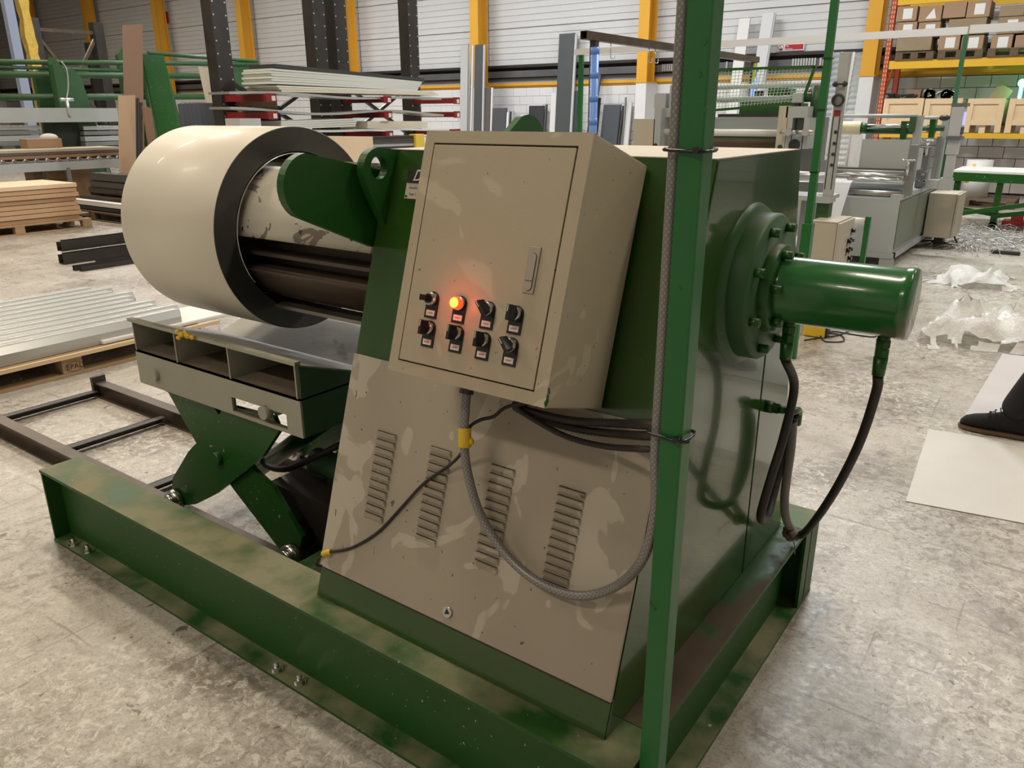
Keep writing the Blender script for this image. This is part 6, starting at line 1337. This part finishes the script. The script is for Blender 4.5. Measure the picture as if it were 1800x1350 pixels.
skin('body', [pel, ch, nk, (hx + .265, fy + .17, 1.60), (hx + .30, fy - .03, 1.42), (hx + .36, fy - .08, 1.15), (hx + .22, fy - .09, .92), (hx + .30, fy + .37, 1.42), (hx + .28, fy + .42, 1.15), (hx + .10, fy + .40, .98), hip, kn, ank, hipb, knb, anb],
     [(0, 1), (1, 2), (2, 3), (1, 4), (4, 5), (5, 6), (1, 7), (7, 8), (8, 9), (0, 10), (10, 11), (11, 12), (0, 13), (13, 14), (14, 15)], [.10, .105, .05, .045, .045, .038, .030, .045, .038, .030, .07, .05, .036, .07, .05, .036], SKIN, P0)
skin('trousers', [pel, (pel[0], pel[1], 1.05), hip, ((hip[0] + kn[0]) / 2, kn[1], .72), kn, (hx + .035, fy, .30), (hx - .040, fy, .10), hipb, ((hipb[0] + knb[0]) / 2, knb[1], .72), knb, (anb[0] - .01, anb[1], .11)],
     [(0, 1), (0, 2), (2, 3), (3, 4), (4, 5), (5, 6), (0, 7), (7, 8), (8, 9), (9, 10)], [.16, .15, .105, .095, .084, .078, .076, .105, .095, .080, .070], FABB, P0)
skin('jacket', [(pel[0], pel[1], 1.0), (ch[0], ch[1], 1.30), (nk[0], nk[1], 1.46), (hx + .30, fy - .04, 1.42), (hx + .36, fy - .09, 1.15), (hx + .24, fy - .10, .96), (hx + .30, fy + .38, 1.42), (hx + .28, fy + .43, 1.15), (hx + .12, fy + .41, 1.0)],
     [(0, 1), (1, 2), (1, 3), (3, 4), (4, 5), (1, 6), (6, 7), (7, 8)], [.175, .185, .085, .088, .066, .052, .088, .066, .052], mat('dark_jacket', (.03, .03, .04), .8), P0)
mb = MB(); mb.ball((hx + .25, fy + .17, 1.70), .105, (.95, .80, 1.18), 24); mb.ball((hx + .145, fy + .17, 1.69), .016, (1.2, .8, 1.3), 8)
for s_ in (-1, 1): mb.ball((hx + .26, fy + .17 + s_ * .085, 1.69), .028, (.6, .35, 1), 8)
mb.ball((hx + .157, fy + .17, 1.645), .02, (.4, 1.3, .35), 8); hdm = objm('head', mb, SKIN, P0)
mb = MB()
for s_ in (-1, 1): mb.ball((hx + .158, fy + .17 + s_ * .033, 1.715), .011, (.6, 1.2, .8), 8)
objm('eyes', mb, INK, hdm)
mb = MB(); mb.ball((hx + .275, fy + .17, 1.735), .112, (.95, .85, 1.0), 20); objm('hair', mb, mat('dark_hair', (.03, .02, .015), .8), hdm)
for (wx_, wy_, wz_, s_) in ((hx + .22, fy - .09, .90, -1), (hx + .10, fy + .40, .96, 1)):
    pts = [(wx_, wy_, wz_)]; ed = []; rd = [.030]
    pts.append((wx_ - .015, wy_, wz_ - .06)); ed.append((0, 1)); rd.append((.038, .018))
    for k in range(4):
        dx = -.03 + .02 * k; L = (.070, .080, .075, .06)[k]; i0 = len(pts)
        pts += [(wx_ + dx - .015, wy_, wz_ - .085), (wx_ + dx - .02, wy_, wz_ - .085 - L * .5), (wx_ + dx - .03, wy_, wz_ - .085 - L)]; ed += [(1, i0), (i0, i0 + 1), (i0 + 1, i0 + 2)]; rd += [.010, .0085, .007]
    i0 = len(pts); pts += [(wx_ - .05, wy_ - .005, wz_ - .04), (wx_ - .07, wy_ - .008, wz_ - .085)]; ed += [(0, i0), (i0, i0 + 1)]; rd += [.012, .009]
    skin('hand', pts, ed, rd, SKIN, P0, 1)
def shoe(tx, ty, tz, lab, pitch=0.):
    # toe at (tx,ty), sole on z; length .31 to +x
    bm = bmesh.new(); secs = [(0, .018, .020), (.02, .034, .045), (.06, .046, .062), (.11, .050, .075), (.16, .044, .092), (.20, .038, .115), (.24, .037, .135), (.28, .036, .138), (.305, .028, .12)]
    rings = []
    for (x, w_, h) in secs:
        r = []
        for i in range(16):
            a = 2 * PI * i / 16; yy = w_ * math.cos(a); zz = h / 2 + h / 2 * math.sin(a)
            if math.sin(a) < 0: yy = w_ * math.copysign(abs(math.cos(a)) ** .5, math.cos(a)); 
            p = Vector((x, yy, zz + .018)); r.append(bm.verts.new(p))
        rings.append(r)
    for A, B in zip(rings, rings[1:]):
        for i in range(16): f = bm.faces.new((A[i], A[(i + 1) % 16], B[(i + 1) % 16], B[i])); f.smooth = True
    bm.faces.new(rings[0][::-1]); bm.faces.new(rings[-1]); bmesh.ops.recalc_face_normals(bm, faces=bm.faces[:])
    M_ = Matrix.Translation((tx, ty, tz)) @ Matrix.Rotation(pitch, 4, 'Y')
    bmesh.ops.transform(bm, matrix=M_, verts=bm.verts); up = objm('shoe', bm, SHOE, P0)
    mb = MB(); out = [(x, w_ + .006) for x, w_, _ in secs]; poly = [(-.008, 0)] + [(x, -w_) for x, w_ in out] + [(.315, 0)] + [(x, w_) for x, w_ in out[::-1]]
    mb.prism(poly, .0, .016, 'z'); bmesh.ops.transform(mb.bm, matrix=M_, verts=mb.bm.verts); objm('sole', mb, SOLE, up)
    mb = MB()
    for k in range(3): mb.tube([(.13 + k * .022, -.025, .100 + k * .014), (.125 + k * .022, 0, .108 + k * .014), (.13 + k * .022, .025, .100 + k * .014)], .0028, 5)
    mb.tube([(.135, -.01, .112), (.12, -.05, .105), (.15, -.055, .08)], .0025, 5); mb.tube([(.135, -.01, .112), (.15, -.045, .125), (.17, -.055, .10)], .0025, 5)
    bmesh.ops.transform(mb.bm, matrix=M_, verts=mb.bm.verts); objm('laces', mb, SHOE, up)
shoe(toe[0], fy, .0075, 'near')
shoe(anb[0] - .25, anb[1], .012, 'far', .18)
